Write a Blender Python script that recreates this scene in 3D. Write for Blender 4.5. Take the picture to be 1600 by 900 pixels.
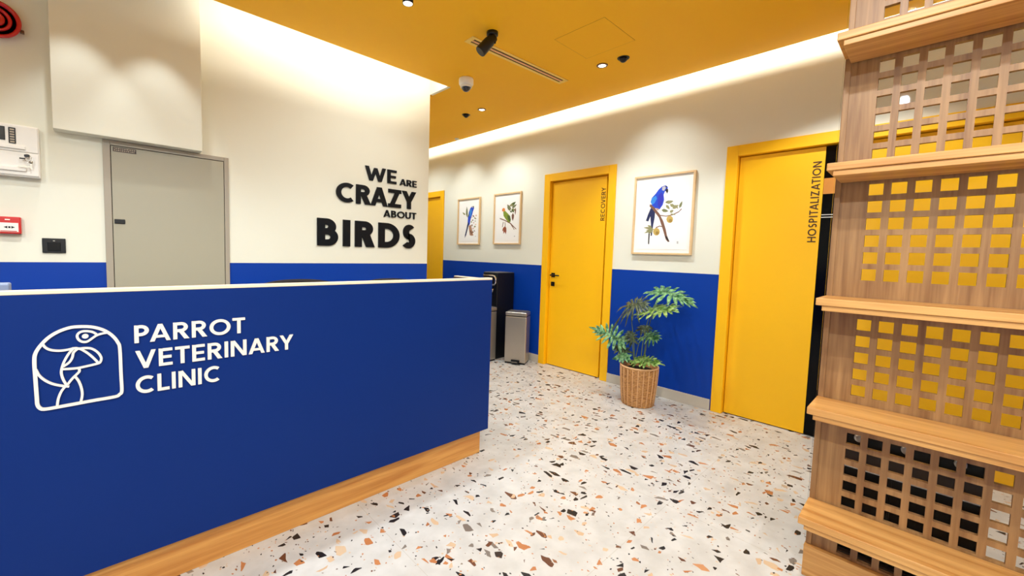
import bpy, bmesh, math, random
from mathutils import Vector, Matrix
random.seed(7)
for o in list(bpy.data.objects): bpy.data.objects.remove(o)
SC = bpy.context.scene
COL = SC.collection
PI = math.pi
def R(d): return math.radians(d)

# ------------------------------------------------------------------ camera
CAMH = 1.27
cd = bpy.data.cameras.new('camera'); cam = bpy.data.objects.new('camera', cd); COL.objects.link(cam)
right = Vector((0.73597307, -0.67642244, 0.02821942))
down = Vector((-0.02444146, -0.06820224, -0.99737208))
fwd = Vector((0.67656948, 0.73334926, -0.06672776))
m = Matrix((right, -down, -fwd)).transposed().to_4x4(); m.translation = (0, 0, CAMH)
cam.matrix_world = m
cd.sensor_width = 36; cd.lens = 645.62/1600*36
cd.shift_x = (800-758.3)/1600; cd.shift_y = (438.22-450)/1600
cd.clip_start = 0.02
SC.camera = cam

# ------------------------------------------------------------------ colour management, world
SC.view_settings.view_transform = 'Standard'; SC.view_settings.look = 'None'
SC.view_settings.gamma = 1; SC.view_settings.use_curve_mapping = False
SC.view_settings.exposure = 0.75
SC.cycles.max_bounces = 8; SC.cycles.diffuse_bounces = 5; SC.cycles.sample_clamp_indirect = 6
SC.cycles.use_denoising = True
w = bpy.data.worlds.new('world'); SC.world = w; w.use_nodes = True
w.node_tree.nodes['Background'].inputs[0].default_value = (1, .95, .88, 1)
w.node_tree.nodes['Background'].inputs[1].default_value = 0.3

# ------------------------------------------------------------------ room constants
XR = 3.723       # right wall with the doors
YL = 3.46        # wall with the lettering
XE = 2.386       # its free end
ZC = 2.80        # yellow ceiling
ZT = 3.05        # white slab above the coves
YE = 3.17        # edge of the yellow ceiling by the lettering wall
XG = 3.615       # edge of the yellow ceiling by the door wall
BX0, BY0, YEND = -2.6, -2.6, 6.3

# ------------------------------------------------------------------ lights
COVE = (1.0, .96, .86); NEUT = (.88, .965, 1.0)
def area(name, loc, direction, sx, sy, power, col, spread=180, xaxis=None):
    l = bpy.data.lights.new(name, 'AREA'); l.shape = 'RECTANGLE'; l.size = sx; l.size_y = sy
    l.energy = power; l.color = col; l.spread = R(spread)
    o = bpy.data.objects.new(name, l); COL.objects.link(o)
    z = -Vector(direction).normalized(); x = Vector(xaxis or (1, 0, 0)); x = (x - z*x.dot(z)).normalized(); y = z.cross(x)
    mm = Matrix((x, y, z)).transposed().to_4x4(); mm.translation = loc; o.matrix_world = mm
    return o
def spot(name, loc, target, power, col=NEUT, cone=90, blend=.6, rad=.03):
    l = bpy.data.lights.new(name, 'SPOT'); l.energy = power; l.color = col
    l.spot_size = R(cone); l.spot_blend = blend; l.shadow_soft_size = rad
    o = bpy.data.objects.new(name, l); COL.objects.link(o)
    o.location = loc; o.rotation_euler = (Vector(target)-Vector(loc)).to_track_quat('-Z', 'Y').to_euler()
    return o
# cove strips (they lie on the rim of the dropped ceiling and shine at the wall)
area('cove_light', (XG-.03, (BY0+YEND)/2, ZC+.075), (1, 0, -.25), YEND-BY0-.2, .015, 18, COVE, xaxis=(0, 1, 0))
area('cove_light', ((.52+XE)/2, YE-.03, ZC+.075), (0, 1, -.1), XE-.54, .015, 4.0, COVE, xaxis=(1, 0, 0))
# downlights of the front hall
for (x, y) in ((.60, .20), (.20, -1.2), (-1.2, .30), (-1.2, -1.2), (2.85, -1.2), (2.95, .40)):
    spot('downlight_lamp', (x, y, ZC-.03), (x, y, 0), (52 if (x, y) == (.60, .20) else 68) if x < 2 else 34, NEUT, 168 if x < 2 else 118, .3, .04 if x < 2 else .02)
# cylinder lamps over the staff side of the counter
for (x, y) in ((1.305, 2.13), (-.10, 2.13), (-1.5, 2.13)):
    spot('cylinder_lamp', (x, y, 2.665), (x, y, 0), 40, NEUT, 125, .7, .04)
# two spots on the boxed-out panel, one on the lettering
spot('panel_lamp', (-.10, 3.07, 2.775), (-.10, 3.30, 1.6), 9, NEUT, 58, .6, .02)
spot('panel_lamp', (.265, 3.07, 2.775), (.265, 3.30, 1.6), 9, NEUT, 58, .6, .02)
spot('lettering_lamp', (1.915, 2.20, 2.655), (1.55, 3.46, 1.85), 34, NEUT, 92, 1.0, .03)
# picture spots and corridor downlights
spot('picture_lamp', (3.02, 1.73, 2.76), (3.72, 1.70, 1.75), 15, NEUT, 78, .95, .02)
spot('picture_lamp', (3.02, 3.65, 2.76), (3.72, 3.65, 1.75), 15, NEUT, 78, .95, .02)
spot('picture_lamp', (3.10, 4.40, 2.76), (3.72, 4.40, 1.75), 15, NEUT, 78, .95, .02)
spot('corridor_lamp', (2.981, 1.918, ZC-.012), (2.981, 1.918, 0), 42, NEUT, 112, .6, .02)
spot('corridor_lamp', (3.011, 3.394, ZC-.012), (3.011, 3.394, 0), 24, NEUT, 150, .6, .035)
spot('corridor_lamp', (3.011, 5.2, ZC-.012), (3.011, 5.2, 0), 26, NEUT, 150, .6, .035)

# ------------------------------------------------------------------ materials
def lin(c): return tuple((v/255/12.92 if v/255 <= .04045 else ((v/255+.055)/1.055)**2.4) for v in c)+(1,)
def mat(name, rgb, rough=.5, metal=0, emit=None, estr=1, trans=0, ior=1.45, coat=0, noise=0, nscale=40, bump=0, bscale=200, spec=None):
    M = bpy.data.materials.new(name); M.use_nodes = True; nt = M.node_tree; b = nt.nodes['Principled BSDF']
    c = lin(rgb); b.inputs['Base Color'].default_value = c
    b.inputs['Roughness'].default_value = rough; b.inputs['Metallic'].default_value = metal
    b.inputs['Transmission Weight'].default_value = trans; b.inputs['IOR'].default_value = ior
    b.inputs['Coat Weight'].default_value = coat
    if spec is not None: b.inputs['Specular IOR Level'].default_value = spec
    if emit: b.inputs['Emission Color'].default_value = lin(emit); b.inputs['Emission Strength'].default_value = estr
    tc = nt.nodes.new('ShaderNodeTexCoord')
    if noise:
        n = nt.nodes.new('ShaderNodeTexNoise'); n.inputs['Scale'].default_value = nscale; n.inputs['Detail'].default_value = 4
        nt.links.new(tc.outputs['Object'], n.inputs['Vector'])
        r = nt.nodes.new('ShaderNodeMapRange'); r.inputs['To Min'].default_value = 1-noise; r.inputs['To Max'].default_value = 1+noise
        nt.links.new(n.outputs['Fac'], r.inputs['Value'])
        mx = nt.nodes.new('ShaderNodeVectorMath'); mx.operation = 'SCALE'; mx.inputs[0].default_value = c[:3]
        nt.links.new(r.outputs[0], mx.inputs['Scale']); nt.links.new(mx.outputs[0], b.inputs['Base Color'])
    if bump:
        n = nt.nodes.new('ShaderNodeTexNoise'); n.inputs['Scale'].default_value = bscale; n.inputs['Detail'].default_value = 3
        nt.links.new(tc.outputs['Object'], n.inputs['Vector'])
        bp = nt.nodes.new('ShaderNodeBump'); bp.inputs['Strength'].default_value = bump; bp.inputs['Distance'].default_value = .002
        nt.links.new(n.outputs['Fac'], bp.inputs['Height']); nt.links.new(bp.outputs[0], b.inputs['Normal'])
    return M
def wood(name, a, b_, axis, rough=.45, scale=1.0):
    """timber: streaks stretched along one axis of the object"""
    M = bpy.data.materials.new(name); M.use_nodes = True; nt = M.node_tree; L = nt.links; b = nt.nodes['Principled BSDF']
    tc = nt.nodes.new('ShaderNodeTexCoord'); mp = nt.nodes.new('ShaderNodeMapping')
    s = [26*scale]*3; s[axis] = 1.6*scale; mp.inputs['Scale'].default_value = s
    L.new(tc.outputs['Object'], mp.inputs['Vector'])
    n1 = nt.nodes.new('ShaderNodeTexNoise'); n1.inputs['Scale'].default_value = 1.0; n1.inputs['Detail'].default_value = 6; n1.inputs['Distortion'].default_value = .6
    L.new(mp.outputs[0], n1.inputs['Vector'])
    mp2 = nt.nodes.new('ShaderNodeMapping'); s2 = [130*scale]*3; s2[axis] = 5*scale; mp2.inputs['Scale'].default_value = s2
    L.new(tc.outputs['Object'], mp2.inputs['Vector'])
    n2 = nt.nodes.new('ShaderNodeTexNoise'); n2.inputs['Scale'].default_value = 1.0; n2.inputs['Detail'].default_value = 3
    L.new(mp2.outputs[0], n2.inputs['Vector'])
    ad = nt.nodes.new('ShaderNodeMath'); ad.operation = 'MULTIPLY_ADD'; ad.inputs[1].default_value = .35
    L.new(n2.outputs['Fac'], ad.inputs[0]); L.new(n1.outputs['Fac'], ad.inputs[2])
    cr = nt.nodes.new('ShaderNodeValToRGB'); cr.color_ramp.elements[0].position = .5; cr.color_ramp.elements[1].position = .86
    cr.color_ramp.elements[0].color = lin(b_); cr.color_ramp.elements[1].color = lin(a)
    L.new(ad.outputs[0], cr.inputs[0]); L.new(cr.outputs[0], b.inputs['Base Color'])
    b.inputs['Roughness'].default_value = rough
    bp = nt.nodes.new('ShaderNodeBump'); bp.inputs['Strength'].default_value = .15; bp.inputs['Distance'].default_value = .001
    L.new(n2.outputs['Fac'], bp.inputs['Height']); L.new(bp.outputs[0], b.inputs['Normal'])
    return M
def terrazzo():
    M = bpy.data.materials.new('terrazzo'); M.use_nodes = True; nt = M.node_tree; L = nt.links; b = nt.nodes['Principled BSDF']
    tc = nt.nodes.new('ShaderNodeTexCoord')
    warp = nt.nodes.new('ShaderNodeTexNoise'); warp.inputs['Scale'].default_value = 22; warp.inputs['Detail'].default_value = 1
    L.new(tc.outputs['Object'], warp.inputs['Vector'])
    wv = nt.nodes.new('ShaderNodeVectorMath'); wv.operation = 'MULTIPLY_ADD'; wv.inputs[1].default_value = (.012, .012, 0)
    L.new(warp.outputs['Color'], wv.inputs[0]); L.new(tc.outputs['Object'], wv.inputs[2])
    base = nt.nodes.new('ShaderNodeTexNoise'); base.inputs['Scale'].default_value = 9; base.inputs['Detail'].default_value = 5
    L.new(tc.outputs['Object'], base.inputs['Vector'])
    br = nt.nodes.new('ShaderNodeValToRGB'); br.color_ramp.elements[0].color = lin((193, 190, 185)); br.color_ramp.elements[1].color = lin((210, 208, 204))
    br.color_ramp.elements[0].position = .3; br.color_ramp.elements[1].position = .7
    L.new(base.outputs['Fac'], br.inputs[0])
    cur = br.outputs[0]
    cols = [(0, (24, 22, 24)), (.30, (40, 34, 34)), (.31, (178, 112, 66)), (.52, (196, 132, 84)), (.53, (205, 172, 138)), (.74, (212, 184, 152)), (.75, (120, 108, 98)), (.85, (140, 130, 120)), (.86, (95, 55, 35)), (1, (110, 66, 42))]
    for (sc, prob, thr, ox, stretch) in ((20, .15, .13, 0, 1.35), (30, .085, .11, 7.3, .75), (34, .04, .11, 13.3, 1.2), (100, .05, .12, 3.1, 1.1)):
        mp = nt.nodes.new('ShaderNodeMapping'); mp.inputs['Location'].default_value = (ox, ox*.7, 0); mp.inputs['Rotation'].default_value = (0, 0, ox+.4)
        mp.inputs['Scale'].default_value = (stretch, 1/stretch, 1)
        L.new(wv.outputs[0], mp.inputs['Vector'])
        v = nt.nodes.new('ShaderNodeTexVoronoi'); v.voronoi_dimensions = '2D'; v.inputs['Scale'].default_value = sc; v.inputs['Randomness'].default_value = 1
        d = nt.nodes.new('ShaderNodeTexVoronoi'); d.voronoi_dimensions = '2D'; d.feature = 'DISTANCE_TO_EDGE'; d.inputs['Scale'].default_value = sc; d.inputs['Randomness'].default_value = 1
        L.new(mp.outputs[0], v.inputs['Vector']); L.new(mp.outputs[0], d.inputs['Vector'])
        sp = nt.nodes.new('ShaderNodeSeparateColor'); L.new(v.outputs['Color'], sp.inputs[0])
        c1 = nt.nodes.new('ShaderNodeMath'); c1.operation = 'LESS_THAN'; c1.inputs[1].default_value = prob; L.new(sp.outputs[0], c1.inputs[0])
        # edge threshold varies from chip to chip, so sizes vary
        th = nt.nodes.new('ShaderNodeMath'); th.operation = 'MULTIPLY_ADD'; th.inputs[1].default_value = .16; th.inputs[2].default_value = thr
        L.new(sp.outputs[2], th.inputs[0])
        c2 = nt.nodes.new('ShaderNodeMath'); c2.operation = 'GREATER_THAN'; L.new(d.outputs['Distance'], c2.inputs[0]); L.new(th.outputs[0], c2.inputs[1])
        mk = nt.nodes.new('ShaderNodeMath'); mk.operation = 'MULTIPLY'; L.new(c1.outputs[0], mk.inputs[0]); L.new(c2.outputs[0], mk.inputs[1])
        cr = nt.nodes.new('ShaderNodeValToRGB'); cr.color_ramp.interpolation = 'LINEAR'
        while len(cr.color_ramp.elements) < len(cols): cr.color_ramp.elements.new(.5)
        for e, (p, c) in zip(cr.color_ramp.elements, cols): e.position = p; e.color = lin(c)
        L.new(sp.outputs[1], cr.inputs[0])
        mx = nt.nodes.new('ShaderNodeMix'); mx.data_type = 'RGBA'
        L.new(mk.outputs[0], mx.inputs['Factor']); L.new(cur, mx.inputs['A']); L.new(cr.outputs[0], mx.inputs['B'])
        cur = mx.outputs['Result']
    # tile joints every 1.2 m, very thin
    sx = nt.nodes.new('ShaderNodeSeparateXYZ'); L.new(tc.outputs['Object'], sx.inputs[0])
    prev = None
    for ax, off in ((0, .30), (1, .35)):
        a = nt.nodes.new('ShaderNodeMath'); a.operation = 'ADD'; a.inputs[1].default_value = 12+off; L.new(sx.outputs[ax], a.inputs[0])
        mo = nt.nodes.new('ShaderNodeMath'); mo.operation = 'MODULO'; mo.inputs[1].default_value = 1.2; L.new(a.outputs[0], mo.inputs[0])
        lt = nt.nodes.new('ShaderNodeMath'); lt.operation = 'LESS_THAN'; lt.inputs[1].default_value = .0022; L.new(mo.outputs[0], lt.inputs[0])
        if prev:
            mxx = nt.nodes.new('ShaderNodeMath'); mxx.operation = 'MAXIMUM'; L.new(prev.outputs[0], mxx.inputs[0]); L.new(lt.outputs[0], mxx.inputs[1]); prev = mxx
        else: prev = lt
    hf = nt.nodes.new('ShaderNodeMath'); hf.operation = 'MULTIPLY'; hf.inputs[1].default_value = .55; L.new(prev.outputs[0], hf.inputs[0])
    mx = nt.nodes.new('ShaderNodeMix'); mx.data_type = 'RGBA'; mx.inputs['B'].default_value = lin((176, 168, 152))
    L.new(hf.outputs[0], mx.inputs['Factor']); L.new(cur, mx.inputs['A'])
    L.new(mx.outputs['Result'], b.inputs['Base Color'])
    b.inputs['Roughness'].default_value = .38; b.inputs['Specular IOR Level'].default_value = .3
    return M

CREAM = mat('cream_paint', (232, 230, 214), .75, bump=.04, noise=.012, nscale=6)
WBLUE = mat('blue_wall_paint', (3, 58, 158), .45, spec=.25, bump=.03, noise=.02, nscale=5)
YELC = mat('yellow_ceiling_paint', (255, 188, 4), .7, noise=.015, nscale=5)
YELD = mat('yellow_door_paint', (255, 192, 8), .42, noise=.012, nscale=4)
WHT = mat('white_paint', (238, 234, 226), .6)
FLOOR = terrazzo()
BASEB = mat('baseboard_tile', (196, 186, 170), .35, noise=.05, nscale=14)
CBLUE = mat('counter_blue_laminate', (4, 42, 114), .5, spec=.2, noise=.03, nscale=3)
CAPW = mat('pale_counter_edge', (246, 226, 196), .45)
OAKX = wood('oak_along_x', (222, 160, 82), (192, 124, 54), 0)
OAKY = wood('shelf_oak_along_y', (222, 168, 98), (186, 126, 62), 1)
OAKZ = wood('panel_oak_upright', (172, 130, 82), (128, 88, 50), 2)
FRAMEW = mat('pale_picture_frame_wood', (224, 190, 142), .5, noise=.06, nscale=30)
PAPER = mat('picture_paper', (246, 244, 240), .8)
BLACK = mat('black_plastic', (14, 14, 16), .4)
BLACKM = mat('black_metal', (12, 12, 13), .3, metal=.3)
LETB = mat('black_acrylic', (10, 13, 20), .45, spec=.25)
LETW = mat('white_acrylic', (244, 238, 226), .5)
LETD = mat('dark_brown_vinyl', (70, 38, 14), .5)
STEEL = mat('brushed_steel', (190, 182, 170), .32, metal=.85, noise=.03, nscale=60)
STEELD = mat('grey_lid_plastic', (96, 94, 92), .4)
CHROME = mat('chrome', (225, 222, 215), .12, metal=1)
GREYM = mat('grey_painted_metal', (168, 162, 142), .42, noise=.01, nscale=3)
GREYF = mat('grey_frame_metal', (166, 156, 140), .42)
HATCH = mat('hatch_joint', (190, 130, 20), .8)
GAP = mat('painted_gap_shade', (26, 16, 8), .8)  # shade of the door gaps is put into this sheet colour
GLASSD = mat('dark_tinted_glass', (6, 6, 8), .12, spec=.12)
CABK = mat('cabinet_black', (12, 9, 9), .35, spec=.15)
ORANGE = mat('orange_glass_band', (214, 138, 52), .4)
GLASS = mat('clear_acrylic', (255, 255, 255), .02, trans=1, ior=1.12)
RED = mat('red_plastic', (200, 30, 30), .3, coat=.4)
REDD = mat('dark_red_plastic', (96, 8, 18), .35)
LAMPE = mat('lamp_face', (255, 255, 255), .4, emit=(255, 250, 240), estr=4)
BRONZE = mat('bronze_ring', (120, 84, 62), .4, metal=.3)
DOME = mat('dark_camera_dome', (14, 18, 34), .08, coat=.8)
SLOT = mat('vent_slot', (44, 22, 8), .8)
VENTP = mat('vent_blade', (236, 176, 120), .5)
VENTY = mat('vent_frame', (250, 208, 100), .5)
WICK = wood('wicker', (214, 158, 92), (138, 84, 40), 0, .55); WICK.node_tree.nodes['Mapping'].inputs['Scale'].default_value = (34, 34, 150)
WICKL = mat('pale_wicker_rim', (226, 178, 128), .55, noise=.1, nscale=60)
SOIL = mat('soil', (44, 34, 24), .95, noise=.4, nscale=50, bump=.8, bscale=80)
DESKW = mat('white_worktop', (216, 210, 200), .5)
MONG = mat('blue_grey_plastic', (142, 156, 190), .4)
SCREEN = mat('black_screen', (8, 9, 12), .15)
DARKB = mat('dark_brown_panel', (52, 36, 28), .4)
NAVYF = mat('charcoal_fabric', (30, 24, 22), .85)
PLATE = mat('plate_brown', (62, 46, 36), .4)
PLATEL = mat('plate_lettering', (176, 160, 138), .5)
PRINTC = {k: mat('print_'+k, c, .8) for k, c in dict(navy=(38, 44, 84), ink=(34, 30, 34), bark=(122, 84, 66), blue=(34, 70, 196), sky=(52, 132, 214), violet=(50, 52, 176), paper_grey=(186, 184, 184), skin=(186, 150, 130), leaf=(118, 122, 84), olive=(146, 142, 100), fruit=(196, 164, 88), fruit_dark=(160, 128, 62), trunk=(176, 132, 104), trunk_dark=(104, 70, 54), blossom=(222, 182, 168), green=(128, 148, 48), green_dark=(80, 98, 44), orange=(226, 136, 60), red=(196, 66, 40), pod=(160, 84, 56)).items()}
def leafmat(name, a, b_):
    M = bpy.data.materials.new(name); M.use_nodes = True; nt = M.node_tree; L = nt.links; b = nt.nodes['Principled BSDF']
    tc = nt.nodes.new('ShaderNodeTexCoord'); n = nt.nodes.new('ShaderNodeTexNoise'); n.inputs['Scale'].default_value = 34; n.inputs['Detail'].default_value = 3
    L.new(tc.outputs['Object'], n.inputs['Vector']); cr = nt.nodes.new('ShaderNodeValToRGB')
    cr.color_ramp.elements[0].position = .38; cr.color_ramp.elements[1].position = .66
    cr.color_ramp.elements[0].color = lin(a); cr.color_ramp.elements[1].color = lin(b_)
    L.new(n.outputs['Fac'], cr.inputs[0]); L.new(cr.outputs[0], b.inputs['Base Color']); b.inputs['Roughness'].default_value = .32
    return M
LEAF = [leafmat('leaf_green', (20, 84, 42), (140, 190, 130)), leafmat('leaf_dark', (26, 44, 32), (96, 110, 82)), leafmat('leaf_bright', (64, 110, 28), (168, 196, 110))]  # pale end of the green ramp paints in leaf highlights
STEM = mat('stem_green', (92, 110, 62), .5)

# ------------------------------------------------------------------ mesh helpers
class MB:
    """collects shapes and links them as ONE mesh object"""
    def __init__(s, mats): s.v = []; s.f = []; s.mi = []; s.sm = []; s.mats = mats if isinstance(mats, list) else [mats]
    def add(s, vs, fs, mi=0, smooth=False, M=None):
        n = len(s.v)
        for p in vs:
            p = Vector(p); s.v.append(M @ p if M else p)
        for f in fs: s.f.append([n+i for i in f]); s.mi.append(mi); s.sm.append(smooth)
        return s
    def box(s, x0, x1, y0, y1, z0, z1, mi=0, bev=0, M=None):
        x0, x1 = sorted((x0, x1)); y0, y1 = sorted((y0, y1)); z0, z1 = sorted((z0, z1))
        if bev:
            bm = bmesh.new(); bmesh.ops.create_cube(bm, size=1)
            for v in bm.verts: v.co = Vector(((x0+x1)/2+v.co.x*(x1-x0), (y0+y1)/2+v.co.y*(y1-y0), (z0+z1)/2+v.co.z*(z1-z0)))
            bmesh.ops.bevel(bm, geom=bm.edges[:], offset=bev, segments=3, profile=.5, affect='EDGES')
            bm.verts.index_update(); s.add([v.co.copy() for v in bm.verts], [[v.index for v in f.verts] for f in bm.faces], mi, False, M); bm.free(); return s
        vs = [(x, y, z) for x in (x0, x1) for y in (y0, y1) for z in (z0, z1)]
        fs = [(0, 1, 3, 2), (4, 6, 7, 5), (0, 4, 5, 1), (2, 3, 7, 6), (0, 2, 6, 4), (1, 5, 7, 3)]
        return s.add(vs, fs, mi, False, M)
    def tube(s, pts, r, n=10, mi=0, cap=True, closed=False):
        pts = [Vector(p) for p in pts]; k = len(pts); rs = r if isinstance(r, (list, tuple)) else [r]*k
        vs = []; fs = []; ref = None
        for i, p in enumerate(pts):
            a = pts[(i-1) % k] if (i or closed) else p; b = pts[(i+1) % k] if (i < k-1 or closed) else p
            t = (b-a).normalized()
            if ref is None: ref = t.orthogonal().normalized()
            ref = (ref - t*ref.dot(t)).normalized(); q = t.cross(ref)
            for j in range(n):
                an = 2*PI*j/n; vs.append(p + ref*math.cos(an)*rs[i] + q*math.sin(an)*rs[i])
        for i in range(k if closed else k-1):
            for j in range(n):
                i2 = (i+1) % k; fs.append((i*n+j, i*n+(j+1) % n, i2*n+(j+1) % n, i2*n+j))
        s.add(vs, fs, mi, True)
        if cap and not closed:
            s.f.append([len(s.v)-len(vs)+j for j in range(n)][::-1]); s.mi.append(mi); s.sm.append(False)
            s.f.append([len(s.v)-n+j for j in range(n)]); s.mi.append(mi); s.sm.append(False)
        return s
    def lathe(s, prof, n=32, c=(0, 0, 0), mi=0, smooth=True, M=None, axis='z', wob=None):
        """prof: (radius, height) pairs"""
        vs = []; fs = []
        for i, (r, z) in enumerate(prof):
            for j in range(n):
                an = 2*PI*j/n; rr = r + (wob(an, z, i) if wob else 0)
                x, y = rr*math.cos(an), rr*math.sin(an)
                p = {'z': (x, y, z), 'y': (x, z, y), 'x': (z, x, y)}[axis]
                vs.append((c[0]+p[0], c[1]+p[1], c[2]+p[2]))
        for i in range(len(prof)-1):
            for j in range(n): fs.append((i*n+j, i*n+(j+1) % n, (i+1)*n+(j+1) % n, (i+1)*n+j))
        fs.append(tuple(range(n))[::-1]); fs.append(tuple((len(prof)-1)*n+j for j in range(n)))
        return s.add(vs, fs, mi, smooth, M)
    def prism(s, poly, fn, d0, d1, mi=0):
        """poly in 2-D, fn(u, v, d) -> 3-D, extruded from d0 to d1"""
        n = len(poly)
        vs = [fn(u, v, d0) for u, v in poly]+[fn(u, v, d1) for u, v in poly]
        fs = [tuple(range(n)), tuple(range(n, 2*n))[::-1]]+[(i, i+n, (i+1) % n+n, (i+1) % n) for i in range(n)]
        return s.add(vs, fs, mi)
    def build(s, name, parent=None, loc=None, fix=True):
        me = bpy.data.meshes.new(name); loc = Vector(loc) if loc is not None else Vector((0, 0, 0))
        me.from_pydata([v-loc for v in s.v], [], s.f)
        for m_ in s.mats: me.materials.append(m_)
        for p, mi, sm in zip(me.polygons, s.mi, s.sm): p.material_index = mi; p.use_smooth = sm
        if fix:
            bm = bmesh.new(); bm.from_mesh(me); bmesh.ops.recalc_face_normals(bm, faces=bm.faces[:]); bm.to_mesh(me); bm.free()
        o = bpy.data.objects.new(name, me); COL.objects.link(o); o.location = loc
        if parent:
            o.parent = parent; o.location = loc - Vector(parent.get('_w', (0, 0, 0)))
        return o
def thing(name, label, cat, loc=(0, 0, 0), group=None, kind=None):
    o = bpy.data.objects.new(name, None); COL.objects.link(o); o.location = loc; o.empty_display_size = .05
    o['_w'] = tuple(loc)
    if label: o['label'] = label
    if cat: o['category'] = cat
    if group: o['group'] = group
    if kind: o['kind'] = kind
    return o
def part(name, mb, parent, label=None):
    """a mesh given in room coordinates, parented to a thing or a part"""
    pl = Vector(parent['_w']); o = mb.build(name, None, pl); o.parent = parent; o.location = (0, 0, 0); o['_w'] = tuple(pl)
    if label: o['label'] = label
    return o
def struct(name, mb):
    o = mb.build(name); o['kind'] = 'structure'; return o
def solo(name, mb, label, cat, loc, group=None):
    o = mb.build(name, None, loc); o['label'] = label; o['category'] = cat; o['_w'] = tuple(loc)
    if group: o['group'] = group
    return o

# ------------------------------------------------------------------ the room
b = MB(FLOOR); b.box(BX0, 4.2, BY0, YEND+.1, -.06, 0); struct('floor', b)
b = MB([YELC, CREAM])
b.box(BX0, XG, BY0, YE, ZC, ZC+.035, 0)                       # dropped yellow ceiling, front hall
b.box(XE+.0305, XG, YE, YEND, ZC, ZC+.035, 0)                       # over the corridor
b.box(BX0-.1, 4.2, BY0-.1, YEND+.1, ZT, ZT+.08, 1)            # slab above the coves
b.box(XE, XE+.03, YE+.0005, YL, ZC+.0005, ZT, 1)                     # white upstand closing the cove
struct('ceiling', b)
def wall_seg(b, x0, x1, y0, y1, z0=0, z1=ZT, split=1.145):
    if z0 < split: b.box(x0, x1, y0, y1, z0, min(split, z1), 1)
    if z1 > split: b.box(x0, x1, y0, y1, max(split, z0), z1, 0)
# wall with the lettering
b = MB([CREAM, WBLUE]); wall_seg(b, BX0, XE, YL, YL+.1); wall_seg(b, XE-.1, XE, YL+.1, YEND); struct('wall_left', b)
b = MB([CREAM, WBLUE]); wall_seg(b, BX0-.1, 4.2, YEND, YEND+.1); struct('wall_far', b)
b = MB([CREAM, WBLUE]); wall_seg(b, BX0-.1, 4.2, BY0-.1, BY0); struct('wall_back', b)
b = MB([CREAM, WBLUE]); wall_seg(b, BX0-.1, BX0, BY0, YL+.1); struct('wall_side', b)
# wall with the doors: openings (inner edge to inner edge of the frames)
DOORS = {1: (5.06, 5.80), 2: (2.255, 2.99), 3: (-.46, 1.112)}
ZH = 2.092
b = MB([CREAM, WBLUE]); ys = BY0
for k in (3, 2, 1):
    y0, y1 = DOORS[k]; wall_seg(b, XR, XR+.12, ys, y0-.02); wall_seg(b, XR, XR+.12, y0-.02, y1+.02, ZH+.02, ZT); ys = y1+.02
wall_seg(b, XR, XR+.12, ys, YEND); b.box(XR+.12, XR+.2, BY0, YEND, 0, ZT, 0)
struct('wall_right', b)
b = MB(BASEB)
for y0, y1 in ((1.203, 2.175), (3.075, 4.965), (BY0, -.56), (5.9, YEND)):
    n = max(1, round((y1-y0)/.6)); d = (y1-y0)/n
    for i in range(n): b.box(XR-.012, XR, y0+i*d+.001, y0+(i+1)*d-.001, 0, .092, bev=.002)
struct('baseboard_right', b)
b = MB(BASEB)
n = 8
for i in range(n): d = (XE-.7)/n; b.box(.7+i*d+.001, .7+(i+1)*d-.001, YL-.012, YL, 0, .092, bev=.002)
b.box(XE, XE+.012, YL, YEND, 0, .092, bev=.002); struct('baseboard_left', b)

# ------------------------------------------------------------------ lettering by strokes
def arc(cx, cy, rx, ry, a0, a1, n=12):
    return [(cx+rx*math.cos(R(a0+(a1-a0)*i/n)), cy+ry*math.sin(R(a0+(a1-a0)*i/n))) for i in range(n+1)]
def ribbon(p, t):
    L_, R_ = [], []; n = len(p)
    for i, (x, y) in enumerate(p):
        a = p[max(i-1, 0)]; c = p[min(i+1, n-1)]
        def nrm(u, v):
            dx, dy = v[0]-u[0], v[1]-u[1]; l = math.hypot(dx, dy) or 1; return (-dy/l, dx/l)
        if i == 0: nx, ny = nrm(p[0], p[1])
        elif i == n-1: nx, ny = nrm(p[-2], p[-1])
        else:
            n1, n2 = nrm(a, p[i]), nrm(p[i], c); nx, ny = n1[0]+n2[0], n1[1]+n2[1]; l = math.hypot(nx, ny) or 1; nx, ny = nx/l, ny/l
            k = 1/max(.5, nx*n1[0]+ny*n1[1]); nx, ny = nx*k, ny*k
        L_.append((x+nx*t/2, y+ny*t/2)); R_.append((x-nx*t/2, y-ny*t/2))
    return L_+R_[::-1]
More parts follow.
